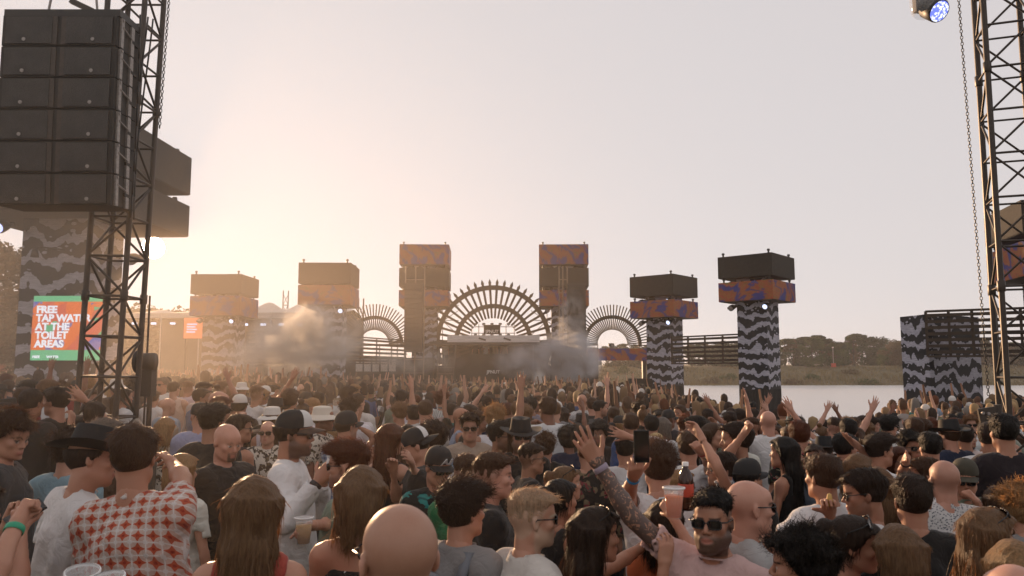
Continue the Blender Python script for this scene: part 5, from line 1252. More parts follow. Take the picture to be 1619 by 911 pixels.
def cap_logo(o, hm):
    c = bpy.data.curves.new('t', 'FONT'); c.body = 'LA'; c.size = .074; c.offset = .0026; c.extrude = .002; c.space_character = .72; c.align_x = 'CENTER'; c.materials.append(M['white_print'])
    tmp = bpy.data.objects.new('tmp', c); COL.objects.link(tmp); me = bpy.data.meshes.new_from_object(tmp.evaluated_get(bpy.context.evaluated_depsgraph_get())); bpy.data.objects.remove(tmp)
    lo = ob('cap_logo', me, hm); lo.matrix_basis = Matrix.Translation((0, .096, .060)) @ Matrix.Rotation(math.radians(62), 4, 'X')
    n = len(me.vertices)
    for v in me.vertices:          # wrap round the crown
        v.co.z -= 4.0 * v.co.x ** 2
BC = lambda a, b=None, c=None: (a, b or a, c)

# --- left
hero('person in black hat and plain white t-shirt, facing the truss mast', 150, 662, 3.1, 40, extra=.075, lean=7, head_turn=25, hair_s='short', hair_c='dark brown', skin='light', topc=WHITE, wear=('fedora',), hatc=BC((.012, .011, .011)), L='down', tilt=-14)
o, fr = hero('person in red and white tile print shirt, elbow raised', 207, 672, 2.85, 4, head_turn=-12, lean=-7, hair_s='short', hair_c='brown', top='shirt', topm='tile_print', Rw=(272, 724, 3.3), rpole=(1, -.2, .3), rh='relax', skin='tan', protect=((365, 745, 60),), build=1.08, tilt=4)
hero('person in black t-shirt looking down at the picture edge', 14, 652, 3.7, 70, head_turn=35, nod=-14, hair_s='messy', hair_c='brown', topc=CHAR, build=1.05)
o, fr = hero('person at the very edge holding a dark phone in both hands', -52, 735, 2.6, 60, R='phonelow', L='phonelow', Rw=(32, 838, 2.75), Lw=(14, 826, 2.9), rh='grip', lh='grip', topc=NAVY, Hfix=1.72)
phone('dark phone held low at the left picture edge', PD(40, 812, 2.78), (math.radians(-55), .5, -.5))
o, fr = hero('person at the bottom left edge with green wristband', -95, 800, 2.0, 60, Rw=(26, 830, 2.25), rh='fist', L='down', topc=GREY, Hfix=1.70, tattoo=None); wristband(fr[0], (.02, .30, .16), o)
o, fr = hero('person whose tattooed arm carries two cups at the corner', 30, 1010, 1.35, 30, Rw=(140, 935, 1.9), rh='grip', L='down', topc=BLACK, Hfix=1.60, tattoo=1)
cup('empty clear cup at the bottom left, further from the centre', PD(131, 935, 1.95) + Vector((0, 0, -.06)), None, (.25, .1)); cup('empty clear cup at the bottom left, nearer the tile print shirt', PD(178, 948, 1.9) + Vector((0, 0, -.06)), None, (.2, -.05))
hero('person with cropped dark hair and black tee, arm stretched sideways', 50, 613, 5.6, 6, hair_s='crop', hair_c='dark brown', topc=BLACK, Rw=(112, 672, 5.6), skin='tan', rpole=(0, -.5, -1))
o, fr = hero('person in profile with raised hand under the left truss mast', 91, 611, 5.75, -62, head_turn=-18, hair_s='short', hair_c='dark brown', topc=BLACK, Rw=(133, 632, 5.7), rh='open', rpole=(1, 0, -1), skin='light')
hero('person with short blond bob and black leaf print top', 262, 660, 6.2, 3, sex='f', hair_s='bob', hair_c='blond', topm='floral_light', top='tee', extra=.01)
hero('person with tall black brushed hair and black tee', 336, 636, 5.0, 12, hair_s='quiff', hair_c='black', topc=BLACK, skin='olive', extra=.04, head_turn=8)
hero('bald person with goatee and black tee, head turned down', 358, 671, 4.35, 120, hair_s='bald', beard='goatee', hair_c='dark brown', skin='pink', topc=BLACK, nod=-16, build=1.15, extra=0, head_turn=8, hk='m2')
hero('bald person in dark sunglasses and leaf print shirt', 424, 666, 6.2, 178, hair_s='bald', skin='pink', top='shirt', topm='floral_light', wear=('shades',), extra=0)
hero('person with very long fair hair and braid, red top', 402, 752, 2.4, -4, sex='f', hair_s='long', hair_c='light brown', topm='cloth', topc=(.40, .07, .05), top='tank', extra=.014)
o, fr = hero('person in white long sleeve shirt and white fronted cap', 463, 646, 4.0, 84, extra=.03, hair_s='short', hair_c='dark brown', beard='full', skin='tan', top='long', topc=WHITE, wear=('cap', 'shades'), hatc=((.016, .014, .013), (.07, .04, .025), (.60, .58, .55)), Rw=(503, 762, 3.75), Lw=(512, 758, 4.1), rh='grip', lh='grip', legc=(.02, .02, .022), nod=-4)
bottle('clear water bottle held by the person in the white cap', held(fr[0])[0] + Vector((0, 0, -.04)), 'clear_plastic', (.3, .25)); wristband(fr[0], (.03, .02, .02), o)
hero('person in cream bucket hat and leaf print shirt', 510, 640, 6.4, 95, extra=.02, hair_s='short', hair_c='dark brown', skin='brown', beard='stubble', top='shirt', topm='floral_light', wear=('bucket', 'shades'), hatc=BC((.62, .56, .48)))
hero('person in black cap and blue plaid shirt', 547, 648, 5.6, 38, extra=.03, hair_s='crop', hair_c='dark brown', beard='stubble', top='shirt', topm='plaid', wear=('cap',), hatc=BC((.015, .014, .014)))
o, fr = hero('bearded person in sunglasses and pale green shirt', 553, 694, 3.6, -78, hair_s='quiff', hair_c='auburn', beard='full', skin='light', top='shirt', topc=SAGE, wear=('shades',), Rw=(492, 832, 3.3), rh='grip', extra=.035, hk='m2')
cup('clear cup held in front of the pale green shirt', held(fr[0])[0] + Vector((0, 0, -.05)), 'beer')
hero('person with half tied fair hair and black zigzag halter top', 572, 736, 2.7, 5, sex='f', hair_s='halfup', hair_c='light brown', top='halter', topm='aztec', extra=.014, skin='light')
hero('bald person with glasses in the front row, seen from behind', 633, 797, 1.5, -28, hair_s='bald', scalp=.4, hair_c='light brown', skin='pink', wear=('specs',), topc=CHAR, extra=0, hk='m2', build=1.1)
o, fr = hero('person in backward black and white cap hugging a friend', 660, 674, 4.75, -100, extra=.03, hair_s='crop', hair_c='black', topc=BLACK, wear=('capback',), hatc=((.014, .013, .013), (.014, .013, .013), (.62, .60, .58)), nod=-18, Rw=(622, 745, 4.6), rpole=(.5, 0, -1))
hero('person with red brown hair hugged by the capped friend', 617, 669, 4.95, 30, sex='f', hair_s='mid', hair_c='auburn', top='tank', topc=BLACK, skin='fair', Rw=(650, 730, 4.5), rpole=(1, 0, -.6), extra=.014)
o, fr = hero('person in black LA cap, sunglasses and teal print shirt', 692, 703, 4.15, 158, extra=.028, head_turn=-12, hair_s='crop', hair_c='dark brown', skin='light', top='shirt', topm='teal_print', wear=('cap', 'shades'), hatc=BC((.016, .013, .012)), nod=-16)
cap_logo(o, [c for c in o.children if c.name.startswith('cap')][0])
hero('person in beige tee and sunglasses facing the camera', 743, 651, 6.0, 176, hair_s='quiff', hair_c='dark brown', skin='light', topc=BEIGE, wear=('shades',), extra=.035)
hero('bearded person in light blue shirt looking away', 686, 665, 5.1, -58, hair_s='messy', hair_c='dark brown', beard='full', skin='olive', top='shirt', topc=LBLUE, extra=.03)
hero('person with gingery crop and black printed tee in profile', 777, 714, 3.5, 82, hair_s='fade', scalp=.5, hair_c='brown', skin='pink', topc=BLACK, extra=.02, L='cup')
hero('person in bright green tee between neighbours', 737, 717, 3.95, 20, hair_s='fade', scalp=.5, hair_c='brown', topc=GREEN, extra=.02)
o, fr = hero('person with dark mop hair and grey backpack', 731, 757, 2.85, 38, hair_s='messy', hair_c='dark brown', skin='light', topc=GREY, extra=.03, head_turn=10); kid = o
hero('person with bleached crop and sunglasses in profile', 838, 770, 2.7, 62, hair_s='fade', scalp=.4, hair_c='bleached', skin='light', wear=('shades',), topc=OFFW, extra=.022, beard='stubble', head_turn=12)
hero('bearded person in black hat and round sunglasses', 823, 651, 5.3, 172, extra=.085, hair_s='mid', hair_c='brown', beard='full', wear=('fedora', 'shades'), hatc=BC((.012, .011, .011)), topc=BLACK)
hero('person with dark quiff and sunglasses beside the black hat', 790, 664, 5.6, 105, hair_s='quiff', hair_c='black', beard='stubble', skin='olive', wear=('shades',), top='shirt', topm='floral_dark', extra=.035)
hero('person with faded crop and sunglasses in black tee', 838, 699, 4.85, 78, hair_s='fade', scalp=.5, hair_c='dark brown', skin='olive', wear=('shades',), topc=BLACK, extra=.02)
hero('person with round curly brown hair seen from behind', 862, 684, 5.9, 10, hair_s='curly', hair_c='brown', topc=BLACK, extra=.035)
hero('person with dense black afro seen from behind', 899, 672, 6.6, -5, hair_s='afro', hair_c='black', skin='brown', topc=NAVY, extra=.05)
hero('person in patterned dark jacket behind the raised hand', 928, 690, 5.2, 5, hair_s='short', hair_c='auburn', top='long', topm='jacket_print', extra=.02)
hero('person with fair hair pinned up, in profile', 893, 736, 4.2, 84, sex='f', hair_s='bun', hair_c='light brown', topc=BLACK, top='tank', wear=('shades_up',), extra=.012)
hero('person with black tied hair and thin black straps', 884, 756, 3.5, 55, sex='f', hair_s='bun', hair_c='black', top='tank', topc=BLACK, extra=.012, skin='tan')
hero('person with long dark hair and sunglasses pushed up', 938, 800, 2.7, 72, sex='f', hair_s='longwave', hair_c='dark brown', skin='tan', top='tank', topc=BLACK, wear=('shades_up',), Rw=(1050, 893, 2.45), Lw=(1040, 850, 3.1), extra=.016, rpole=(.5, 0, -1))
# --- centre right
o, fr = hero('bearded person in sunglasses and pink tee, tattooed arm up', 1127, 768, 2.6, -138, head_turn=-14, hair_s='fade', scalp=.55, hair_c='black', beard='full', skin='tan', topc=PINK, wear=('shades',), Rw=(938, 725, 2.7), rpole=(-.2, .2, -1), rh='open', L='down', tattoo=1, extra=.022, protect=((925, 655, 120), (990, 740, 120)), palmR=(.3, -1, 0)); wristband(fr[0], (.30, .24, .30), o)
hero('bald person in sunglasses and pale grey tee, in profile', 1180, 760, 2.8, 80, hair_s='bald', skin='pink', wear=('shades',), topc=(.42, .41, .40), extra=0, hk='m2', build=1.05)
o, fr = hero('person with brown wavy hair filming on a phone', 1040, 697, 3.6, -4, hair_s='messy', hair_c='brown', skin='light', topc=WHITE, Lw=(1003, 742, 3.1), lpole=(.8, 0, -1), lh='grip', extra=.03, protect=((1005, 690, 60),)); wristband(fr[1], (.02, .25, .55), o); phone('black phone held up to film the stage', PD(1014, 706, 3.05), (0, 0, .12))
o, fr = hero('person in white tee with raised fist and wristband', 1088, 681, 5.0, 3, hair_s='short', hair_c='brown', topc=WHITE, Rw=(1108, 712, 4.6), rh='fist', rpole=(1, 0, -1), extra=.02); wristband(fr[0], (.4, .06, .06), o)
hero('person in glasses and striped shirt, both arms over head', 1142, 713, 4.35, -95, hair_s='short', hair_c='dark brown', top='shirt', topm='pinstripe', Rw=(1176, 686, 4.5), Lw=(1108, 690, 4.3), wear=('specs',), rpole=(1, .2, 0), lpole=(1, .2, 0), rh='fist', extra=.02, skin='light', beard='stubble')
hero('person in black peaked cap behind the bald head', 1180, 722, 4.1, 60, extra=.03, hair_s='short', hair_c='black', wear=('cap',), hatc=BC((.012, .011, .011)), topc=BLACK)
hero('person with blond hair and sunglasses near the orange drink', 1076, 741, 4.7, 95, sex='f', hair_s='bob', hair_c='blond', wear=('shades',), topc=OFFW, extra=.016)
o, fr = hero('person hidden behind the pink tee lifting drinks', 1052, 812, 3.05, 40, sex='f', hair_s='bob', hair_c='dark brown', topc=(.5, .12, .04), Rw=(1062, 815, 2.9), rh='grip', extra=.016, Hfix=1.56)
cup('cup of orange drink raised beside the pink tee', PD(1066, 812, 2.82) + Vector((0, 0, -.02)), 'orange_drink'); bottle('cola bottle raised behind the orange drink', PD(1085, 800, 2.95) + Vector((0, 0, -.02)), 'cola')
o, fr = hero('person in white tee with one arm stretched sideways', 1302, 716, 3.5, -22, hair_s='short', hair_c='brown', skin='tan', topc=WHITE, Lw=(1190, 800, 3.5), lpole=(0, -.6, -1), extra=.02, build=1.1)
o, fr = hero('person in sunglasses and white tee leaning in, seen in profile', 1368, 740, 3.3, -74, hair_s='short', hair_c='dark brown', skin='tan', topc=WHITE, wear=('shades',), Rw=(1312, 812, 3.2), rh='grip', extra=.02, nod=-8, beard='stubble')
b = MB(); b.lathe([(.001, 0), (.012, .008), (.015, .03), (.010, .06), (.001, .065)], 12); o2 = b.build('snack_roll', plain('snack', (.55, .33, .09)), smooth=True); o2.location = PD(1312, 802, 3.15); tag(o2, 'small yellow snack in a raised hand', 'snack')
hero('person with dark curly top in the bottom row, in profile', 1268, 833, 2.3, -66, hair_s='curly', hair_c='black', skin='tan', topc=CHAR, extra=.035, scalp=.5)
hero('person with dark pinned hair and glasses on top, whispering', 1345, 812, 2.65, 112, sex='f', hair_s='bun', hair_c='dark brown', skin='tan', top='tank', topc=BLACK, wear=('shades_up',), extra=.014, nod=-6, tilt=8)
hero('person with straight fair bob and pink top, seen from behind', 1420, 827, 2.5, 8, sex='f', hair_s='bob', hair_c='light brown', topc=(.45, .26, .27), extra=.016)
hero('person in black tee with short dark hair, in front of dotted shirt', 1441, 748, 3.05, 12, hair_s='short', hair_c='dark brown', skin='tan', topc=BLACK, extra=.02, build=1.05)
hero('bald person in white dotted shirt seen from behind', 1492, 728, 3.7, 3, hair_s='bald', scalp=.25, hair_c='brown', skin='pink', top='shirt', topm='dots', extra=0, build=1.1, hk='m2')
hero('person with long red hair and sunglasses facing the camera', 1421, 705, 5.0, 168, sex='f', hair_s='longwave', hair_c='auburn', wear=('shades',), topc=CHAR, extra=.016)
o, fr = hero('person in olive cap and sage tee, hand at chin', 1524, 722, 4.15, -152, extra=.03, hair_s='short', hair_c='dark brown', wear=('cap', 'shades'), hatc=BC((.045, .04, .025)), topc=SAGE, L='chin', nod=-12)
o, fr = hero('person in white tee resting a hand on the head', 1462, 722, 4.2, -70, hair_s='short', hair_c='brown', topc=WHITE, L='down', Rw=(1432, 730, 4.1), rpole=(1, 0, -.5), rh='flat', extra=.02, skin='light'); wristband(fr[0], (.02, .02, .02), o)
hero('person in black tee standing before the platform crowd', 1470, 682, 5.2, 4, hair_s='short', hair_c='black', topc=BLACK, extra=.02, build=1.1)
hero('person with curly dark hair and red tinted sunglasses', 1438, 681, 5.6, 174, hair_s='curly', hair_c='black', wear=('shades',), topc=WHITE, skin='olive', extra=.035)
hero('person with fair shoulder hair and black lace top, in profile', 1558, 801, 2.6, 82, sex='f', hair_s='mid', hair_c='light brown', top='tank', topm='lace', topc=BLACK, wear=('shades_up',), extra=.016, skin='fair')
hero('person with ginger blond hair at the bottom right', 1603, 852, 2.2, 20, sex='f', hair_s='bob', hair_c='blond', topc=BEIGE, extra=.016)
hero('bald crown in the bottom right corner', 1603, 893, 1.75, 0, hair_s='bald', skin='pink', topc=GREY, extra=0)
hero('person with big curly blond hair and grey tee', 1612, 764, 3.4, -10, sex='f', hair_s='curly', hair_c='blond', topc=GREY, extra=.035)
hero('person with long brown hair next to the tarpaulin', 1578, 768, 3.75, 5, sex='f', hair_s='long', hair_c='brown', topc=BLACK, extra=.014)
hero('person with auburn hair and dark flower print shirt', 1263, 664, 5.5, 8, hair_s='short', hair_c='auburn', top='shirt', topm='floral_dark', extra=.02, build=1.08)
hero('person with very long black hair and bare arm', 1240, 690, 4.9, -52, sex='f', hair_s='long', hair_c='black', top='tank', topc=BLACK, skin='tan', extra=.014)
hero('person in grey blue tee glancing back', 1287, 701, 5.0, -150, hair_s='crop', hair_c='dark brown', topc=(.14, .17, .21), skin='tan', extra=.018)
hero('person in white tee with dark quiff, in profile', 1388, 683, 4.9, 76, hair_s='quiff', hair_c='dark brown', topc=WHITE, skin='tan', extra=.035)
hero('person in black brimmed hat seen from behind', 1302, 681, 6.2, 10, extra=.085, hair_s='short', hair_c='dark brown', wear=('fedora',), hatc=BC((.012, .012, .013)), topm='plaid', top='shirt')
o, fr = hero('person shading the eyes with a bent arm', 1334, 684, 5.3, 60, hair_s='short', hair_c='black', topc=RED, Rw=(1352, 702, 4.9), rpole=(.8, .3, .3), rh='flat', extra=.02, protect=((1365, 695, 45),))
hero('person with fair waves behind the white tee', 1356, 716, 4.6, 60, sex='f', hair_s='longwave', hair_c='light brown', topc=OFFW, extra=.016)
hero('person with long fair hair behind the two white tees', 1388, 738, 3.95, 20, sex='f', hair_s='long', hair_c='light brown', topm='lace', top='tank', topc=BLACK, extra=.014)
hero('person in black and white striped tee', 1341, 661, 6.9, 10, hair_s='short', hair_c='black', topm='stripes', extra=.02)
hero('bald person in white tee in the middle rows', 1214, 650, 7.2, 5, hair_s='bald', skin='pink', topc=WHITE, extra=0, hk='m2')
hero('person in tan cap among the raised hands', 1037, 683, 6.4, 10, extra=.03, hair_s='short', hair_c='brown', wear=('cap',), hatc=BC((.38, .27, .12)), topc=NAVY)
hero('person with dark hair in profile, black tee, behind the fist', 1101, 657, 6.6, -72, hair_s='short', hair_c='black', topc=BLACK, skin='light', extra=.02)
hero('person in clean white tee ahead of the phone', 1030, 656, 7.4, 2, hair_s='short', hair_c='black', topc=WHITE, extra=.02)
hero('person with wavy brown hair looking sideways', 1126, 668, 6.4, 120, sex='f', hair_s='mid', hair_c='brown', topc=CHAR, extra=.016)
hero('person in pale tee with cropped hair, back to the camera', 673, 631, 7.4, 2, hair_s='crop', hair_c='brown', topc=(.48, .46, .44), extra=.018, build=1.1)
hero('person in pale tee one step beside the cropped head', 655, 640, 7.9, -6, hair_s='short', hair_c='dark brown', topc=(.50, .48, .47), extra=.02)
o, fr = hero('person with open hand raised high, white sleeve', 988, 700, 5.4, 4, hair_s='short', hair_c='black', top='long', topc=WHITE, Rw=(992, 690, 5.3), rh='open', rpole=(1, 0, 0), extra=.02, Hfix=1.62, protect=((994, 655, 50),))
hero('person in white tee and brown crop near the left truss', 243, 617, 9.6, 6, hair_s='short', hair_c='brown', topc=WHITE, extra=.02)
hero('bald person in blue tee near the left truss', 266, 630, 8.2, 30, hair_s='bald', skin='pink', topc=LBLUE, extra=0)
hero('person in black crop hair and black print tee by the far left', 8, 636, 6.0, 40, hair_s='short', hair_c='black', topc=BLACK, extra=.02)

# backpack on the person with the mop of dark hair
e = empty('backpack', kid.location.copy()); e.rotation_euler = kid.rotation_euler; e.scale = kid.scale
f = Field((-.22, -.36, .9), (.22, -.06, 1.5), .018); f.ell((0, -.20, 1.18), (.155, .085, .23), .0); f.ell((0, -.265, 1.08), (.11, .05, .11), .02); V, Q = f.net(); t = NT('bag_cloth'); t.set(Base_Color=(.16, .17, .19), Roughness=.9); ob('bag', mk_mesh('bag', V, Q, None, [t.m]), e)
for sx in (-1, 1):
    b = MB(); pts = [Vector((sx * .10, -.14, 1.34)), Vector((sx * .105, -.075, 1.475)), Vector((sx * .11, .02, 1.475)), Vector((sx * .12, .115, 1.39)), Vector((sx * .13, .14, 1.25)), Vector((sx * .15, .08, 1.08)), Vector((sx * .15, -.12, 1.0))]
    for i in range(len(pts) - 1):
        d0 = (pts[i + 1] - pts[i]); R_ = d0.to_track_quat('Z', 'X').to_matrix(); b.box((pts[i] + pts[i + 1]) / 2, (.045, .045, d0.length + .02) if False else (.02, .05, d0.length + .012), R_)
    b.build('strap', t.m, e, True)
tag(e, 'grey backpack worn over a grey tee', 'backpack')

# --- people on the stage
bo = bpy.data.objects['stage_booth']; zd = P(780, 578, 60).z
for lab, u, c, r in (('person in white shirt behind the decks on stage', 768, WHITE, 'cup'), ('person in tan top standing centre stage', 782, SAND, 'up'), ('person in orange top on stage by the decks', 797, BEIGE, 'down'), ('person in black tee at the stage side', 752, BLACK, 'down'), ('person in white tee at the left stage wing', 704, OFFW, 'down')):
    p = P(u, 583, 60.6); person(lab, (p.x, 60.6, zd), 1.78, 180, R=r, hair_s='short', topc=c, lod=1, res=1.9, group='people on the stage')

# --- everyone else within reach: countable people
PROT = []
for i, (sx, R_, L_) in enumerate([('m', 'down', 'down2'), ('m', 'down2', 'down'), ('m', 'cup', 'down'), ('m', 'up', 'down'), ('m', 'down', 'upbent'), ('m', 'hip', 'cup'), ('m', 'upwide', 'upwide'), ('m', 'phone', 'down2'), ('m', 'drink', 'down'), ('f', 'down', 'down2'), ('f', 'down', 'up'), ('f', 'cup', 'down2'), ('f', 'up', 'upbent'), ('f', 'onhead', 'down'), ('f', 'down2', 'phone')]):
    PROT.append((sx, R_, L_))
ARMW = {'up': 'one arm up', 'upbent': 'one hand raised', 'upwide': 'both arms spread high', 'phone': 'holding up an arm to film', 'drink': 'hand at mouth', 'cup': 'forearm held forward', 'hip': 'hand on hip', 'onhead': 'hand on head'}
COLN = [('white', WHITE, 36), ('black', BLACK, 20), ('off-white', OFFW, 8), ('grey', GREY, 7), ('navy', NAVY, 7), ('charcoal', CHAR, 6), ('light blue', LBLUE, 6), ('beige', BEIGE, 7), ('sage green', SAGE, 2), ('red', RED, 3), ('pink', PINK, 2), ('blue', BLUE, 3), ('brown', BROWNC, 3), ('teal', TEAL, 1), ('orange', ORANGE, 1), ('sand', SAND, 3)]
rf = random.Random(4)
def pick(lst): return rf.choices(lst, [x[-1] for x in lst])[0]
used = set(); placed = [(P(h[0], h[1], h[2]).x, h[2]) for h in HEROES]; count = 0
MH = [('short', 'short', 40), ('crop', 'cropped', 18), ('fade', 'faded', 10), ('quiff', 'brushed up', 8), ('messy', 'tousled', 8), ('curly', 'curly', 6), ('bald', 'shaved', 5), ('afro', 'afro', 1)]
FH = [('long', 'long', 30), ('longwave', 'long wavy', 18), ('mid', 'shoulder length', 14), ('bob', 'bobbed', 12), ('pony', 'ponytailed', 16), ('bun', 'tied back', 12), ('topknot', 'top-knotted', 6), ('curly', 'big curly', 4)]
HC = [('black', 10), ('dark brown', 28), ('brown', 30), ('light brown', 16), ('blond', 11), ('auburn', 5), ('grey', 3)]
EX = [('', (), 60), ('sunglasses', ('shades',), 16), ('a black cap', ('cap',), 7), ('a white cap', ('cap',), 5), ('a backward cap', ('capback',), 3), ('a pale bucket hat', ('bucket',), 3), ('a black hat', ('fedora',), 2), ('glasses', ('specs',), 4)]
cand = []
yy = 4.4; row = 0
while yy < 21:
    sp = .74 - .004 * yy; x = -yy * .70 - 1
    while x < yy * .70 + 1:
        cand.append((x + rf.uniform(-.17, .17) + (row % 2) * sp / 2, yy + rf.uniform(-.17, .17))); x += sp
    yy += sp * .86; row += 1
cand.sort(key=lambda q: q[1])
BLOCK = [(-3.95, 7.75, .5), (-4.3, 8.4, .45), (4.75, 6.5, 1.0), (4.95, 7.4, .4), (4.55, 7.2, .5), (-4.15, 9.0, .35)]
rest = []
NPEOPLE = 300 - 5 - sum(1 for o in bpy.data.objects if o.get('category') == 'person')
for x, y in cand:
    if y > ylim(x, y) - .3: continue
    if abs(x) / y > .70: continue
    if any((x - a) ** 2 + (y - b) ** 2 < (.34 if b < 7 else .30) ** 2 for a, b in placed) or any((x - a) ** 2 + (y - b) ** 2 < r * r for a, b, r in BLOCK): continue
    fem = rf.random() < .36; H = min(1.87, max(1.55, rf.gauss(1.63 if fem else 1.745, .05))); u, vt = proj((x, y, H + float(ground_z(x, y)))); hp = .245 * FPX / y
    bad = False
    for hu, hv, hd, hh_ in HEROES:
        if hd <= y + .02: continue
        if abs(u - hu) < hp * .42 + hh_ * .42 and vt < hv + hh_ * .95: bad = True; break
        if abs(u - hu) < hp * .95 + hh_ * .30 and vt + hp * 1.05 < hv + hh_ * .8: bad = True; break
    if bad: continue
    if count >= NPEOPLE or u < -60 or u > 1690: rest.append((x, y)); continue
    for tries in range(60):
        R_, L_ = 'down', 'down2'
        pr = [q for q in PROT if (q[0] == 'f') == fem]; wts = [5 if q[1] in ('down', 'down2') and q[2] in ('down', 'down2') else .5 for q in pr]; pr = rf.choices(pr, wts)[0]
        hs, hn, _ = pick(FH if fem else MH); hc_, _ = pick(HC); cn, cc, _ = pick(COLN); en, ew, _ = pick(EX)
        if fem and en in ('a backward cap',): continue
        tp, tn_ = rf.choice([('tee', 'tee')] * 6 + [('shirt', 'shirt'), ('long', 'long sleeved top'), ('tank', 'tank top')] + ([('tank', 'tank top')] * 3 if fem else []))
        pm = 'cloth'; 
        if rf.random() < .06: pm, cn = rf.choice([('stripes', 'striped'), ('floral_dark', 'dark flower print'), ('floral_light', 'pale leaf print'), ('plaid', 'blue plaid'), ('dots', 'dotted'), ('pinstripe', 'pinstriped')])
        arm_ = ARMW.get(pr[1]) or ARMW.get(pr[2]) or ''
        hd = 'a shaved head' if hs == 'bald' else ('%s %s hair' % (hn, hc_) if hs != 'afro' else 'a dark afro')
        lab = 'person with %s and %s %s' % (hd, cn, tn_)
        if arm_: lab += ', ' + arm_
        if en: lab += ', ' + ('in ' if en[0] == 's' or en[0] == 'g' else 'wearing ') + en
        fa = rf.gauss(0, 22) + (4 if x < 0 else -8); turn = {'down': 0, 'down2': 25, 'cup': -25}.get(pr[1], 0)
        if rf.random() < .2: fa = rf.choice([80, -80, 130, -130, 175])
        if abs(fa) > 60: lab += ', turned from the stage' if abs(fa) < 120 else ', facing back'
        if lab not in used and len(lab.replace(',', '').split()) <= 16: break
    used.add(lab); white = 'white' in en or 'pale' in en
    hc2 = {'cap': ((.6, .57, .53),) * 2 + (None,) if white else ((.015, .014, .014),) * 2 + (None,)}.get('cap')
    person(lab, (x, y, float(ground_z(x, y))), H, fa, sex=pr[0], R=pr[1], L=pr[2], head_turn=turn, hair_s=hs, hair_c=hc_, skin=rf.choice(['fair', 'light', 'light', 'tan', 'tan', 'olive', 'pink', 'brown'] if not white else ['light', 'tan']), beard=None if fem or pr[1] in ('cup', 'down2', 'up') else 'stubble',
           scalp=.5 if hs in ('fade',) else 0, top=tp, topm=pm, topc=tuple(min(.7, c * rf.uniform(.85, 1.15)) for c in cc), wear=ew, hatc=hc2, res=1.5, lod=1, build=1.0, group='festival crowd', legs=rf.choice(['trousers', 'shorts']), legc=rf.choice([(.03, .035, .05), (.02, .02, .02), (.06, .08, .12), (.2, .17, .13)]))
    placed.append((x, y)); count += 1
print('PEOPLE', len(HEROES), count)

# --- the mass beyond: one body of crowd
def low_person(pose, hairk, n):
    Vs, Qs, Ps = [], [], []; k = 0
    def loft(rings, part, close=True):
        nonlocal k
        V = []
        for (cx_, cy_, z, rx, ry) in rings:
            for i in range(n): t_ = 2 * math.pi * (i + .5) / n; V.append((cx_ + rx * math.cos(t_), cy_ + ry * math.sin(t_), z))
        for j in range(len(rings) - 1):
            for i in range(n): Qs.append((k + j * n + i, k + j * n + (i + 1) % n, k + (j + 1) * n + (i + 1) % n, k + (j + 1) * n + i))
        Vs.extend(V); Ps.extend([part] * len(V)); k += len(V)
    def limb(pts, rs, part, m=4):
        nonlocal k
        V = []
        for q, (p, r) in enumerate(zip(pts, rs)):
            d0 = Vector(pts[min(q + 1, len(pts) - 1)]) - Vector(pts[max(q - 1, 0)]); d0.normalize(); a = d0.orthogonal().normalized(); b_ = d0.cross(a)
            for i in range(m): t_ = 2 * math.pi * i / m; V.append(tuple(Vector(p) + a * (r * math.cos(t_)) + b_ * (r * math.sin(t_))))
        for j in range(len(pts) - 1):
            for i in range(m): Qs.append((k + j * m + i, k + j * m + (i + 1) % m, k + (j + 1) * m + (i + 1) % m, k + (j + 1) * m + i))
        Vs.extend(V); Ps.extend([part] * len(V)); k += len(V)
    loft([(0, 0, .78, .17, .12), (0, 0, 1.05, .16, .115), (0, 0, 1.28, .19, .125), (0, -.01, 1.41, .19, .10), (0, -.02, 1.465, .09, .075), (0, -.02, 1.48, .05, .05)], 1)
    loft([(0, -.02, 1.44, .055, .055), (0, 0, 1.52, .045, .055), (0, .02, 1.56, .062, .082), (0, .01, 1.62, .074, .093), (0, 0, 1.69, .066, .085), (0, 0, 1.745, .025, .03)], 0)
    if hairk == 0: loft([(0, -.03, 1.56, .068, .072), (0, -.022, 1.62, .083, .088), (0, -.01, 1.68, .085, .102), (0, -.005, 1.74, .065, .078), (0, -.005, 1.775, .01, .012)], 2)
    elif hairk == 1: loft([(0, -.06, 1.30, .09, .04), (0, -.05, 1.45, .105, .06), (0, -.03, 1.58, .098, .085), (0, -.012, 1.68, .088, .103), (0, -.005, 1.74, .066, .08), (0, 0, 1.77, .01, .012)], 2)
    elif hairk == 2:
        loft([(0, -.012, 1.655, .088, .108), (0, -.01, 1.72, .083, .102), (0, -.01, 1.765, .05, .06), (0, -.01, 1.78, .01, .01)], 4); loft([(0, .06, 1.662, .075, .12), (0, .06, 1.67, .07, .115)], 4)
    for sx in (-1, 1):
        up = pose == 2 or (pose == 1 and sx == 1)
        if up: limb([(sx * .17, 0, 1.42), (sx * .24, .05, 1.66), (sx * .20, .10, 1.88), (sx * .19, .13, 2.04)], [.055, .04, .028, .022], 0, 5 if n > 6 else 4)
        else: limb([(sx * .18, 0, 1.42), (sx * .24, -.03, 1.16), (sx * .22, .10, .95), (sx * .21, .15, .86)], [.058, .045, .03, .03], 0, 5 if n > 6 else 4)
        if up: limb([(sx * .15, 0, 1.40), (sx * .225, .03, 1.58)], [.075, .062], 1)
        else: limb([(sx * .16, 0, 1.44), (sx * .235, -.02, 1.2)], [.07, .062], 1)
        if n > 5: limb([(sx * .09, 0, .85), (sx * .10, 0, .45), (sx * .10, 0, .0)], [.10, .07, .05], 3)
        else: limb([(sx * .09, 0, .85), (sx * .10, 0, .0)], [.10, .05], 3, 3)
    return np.array(Vs), np.array(Qs), np.array(Ps)
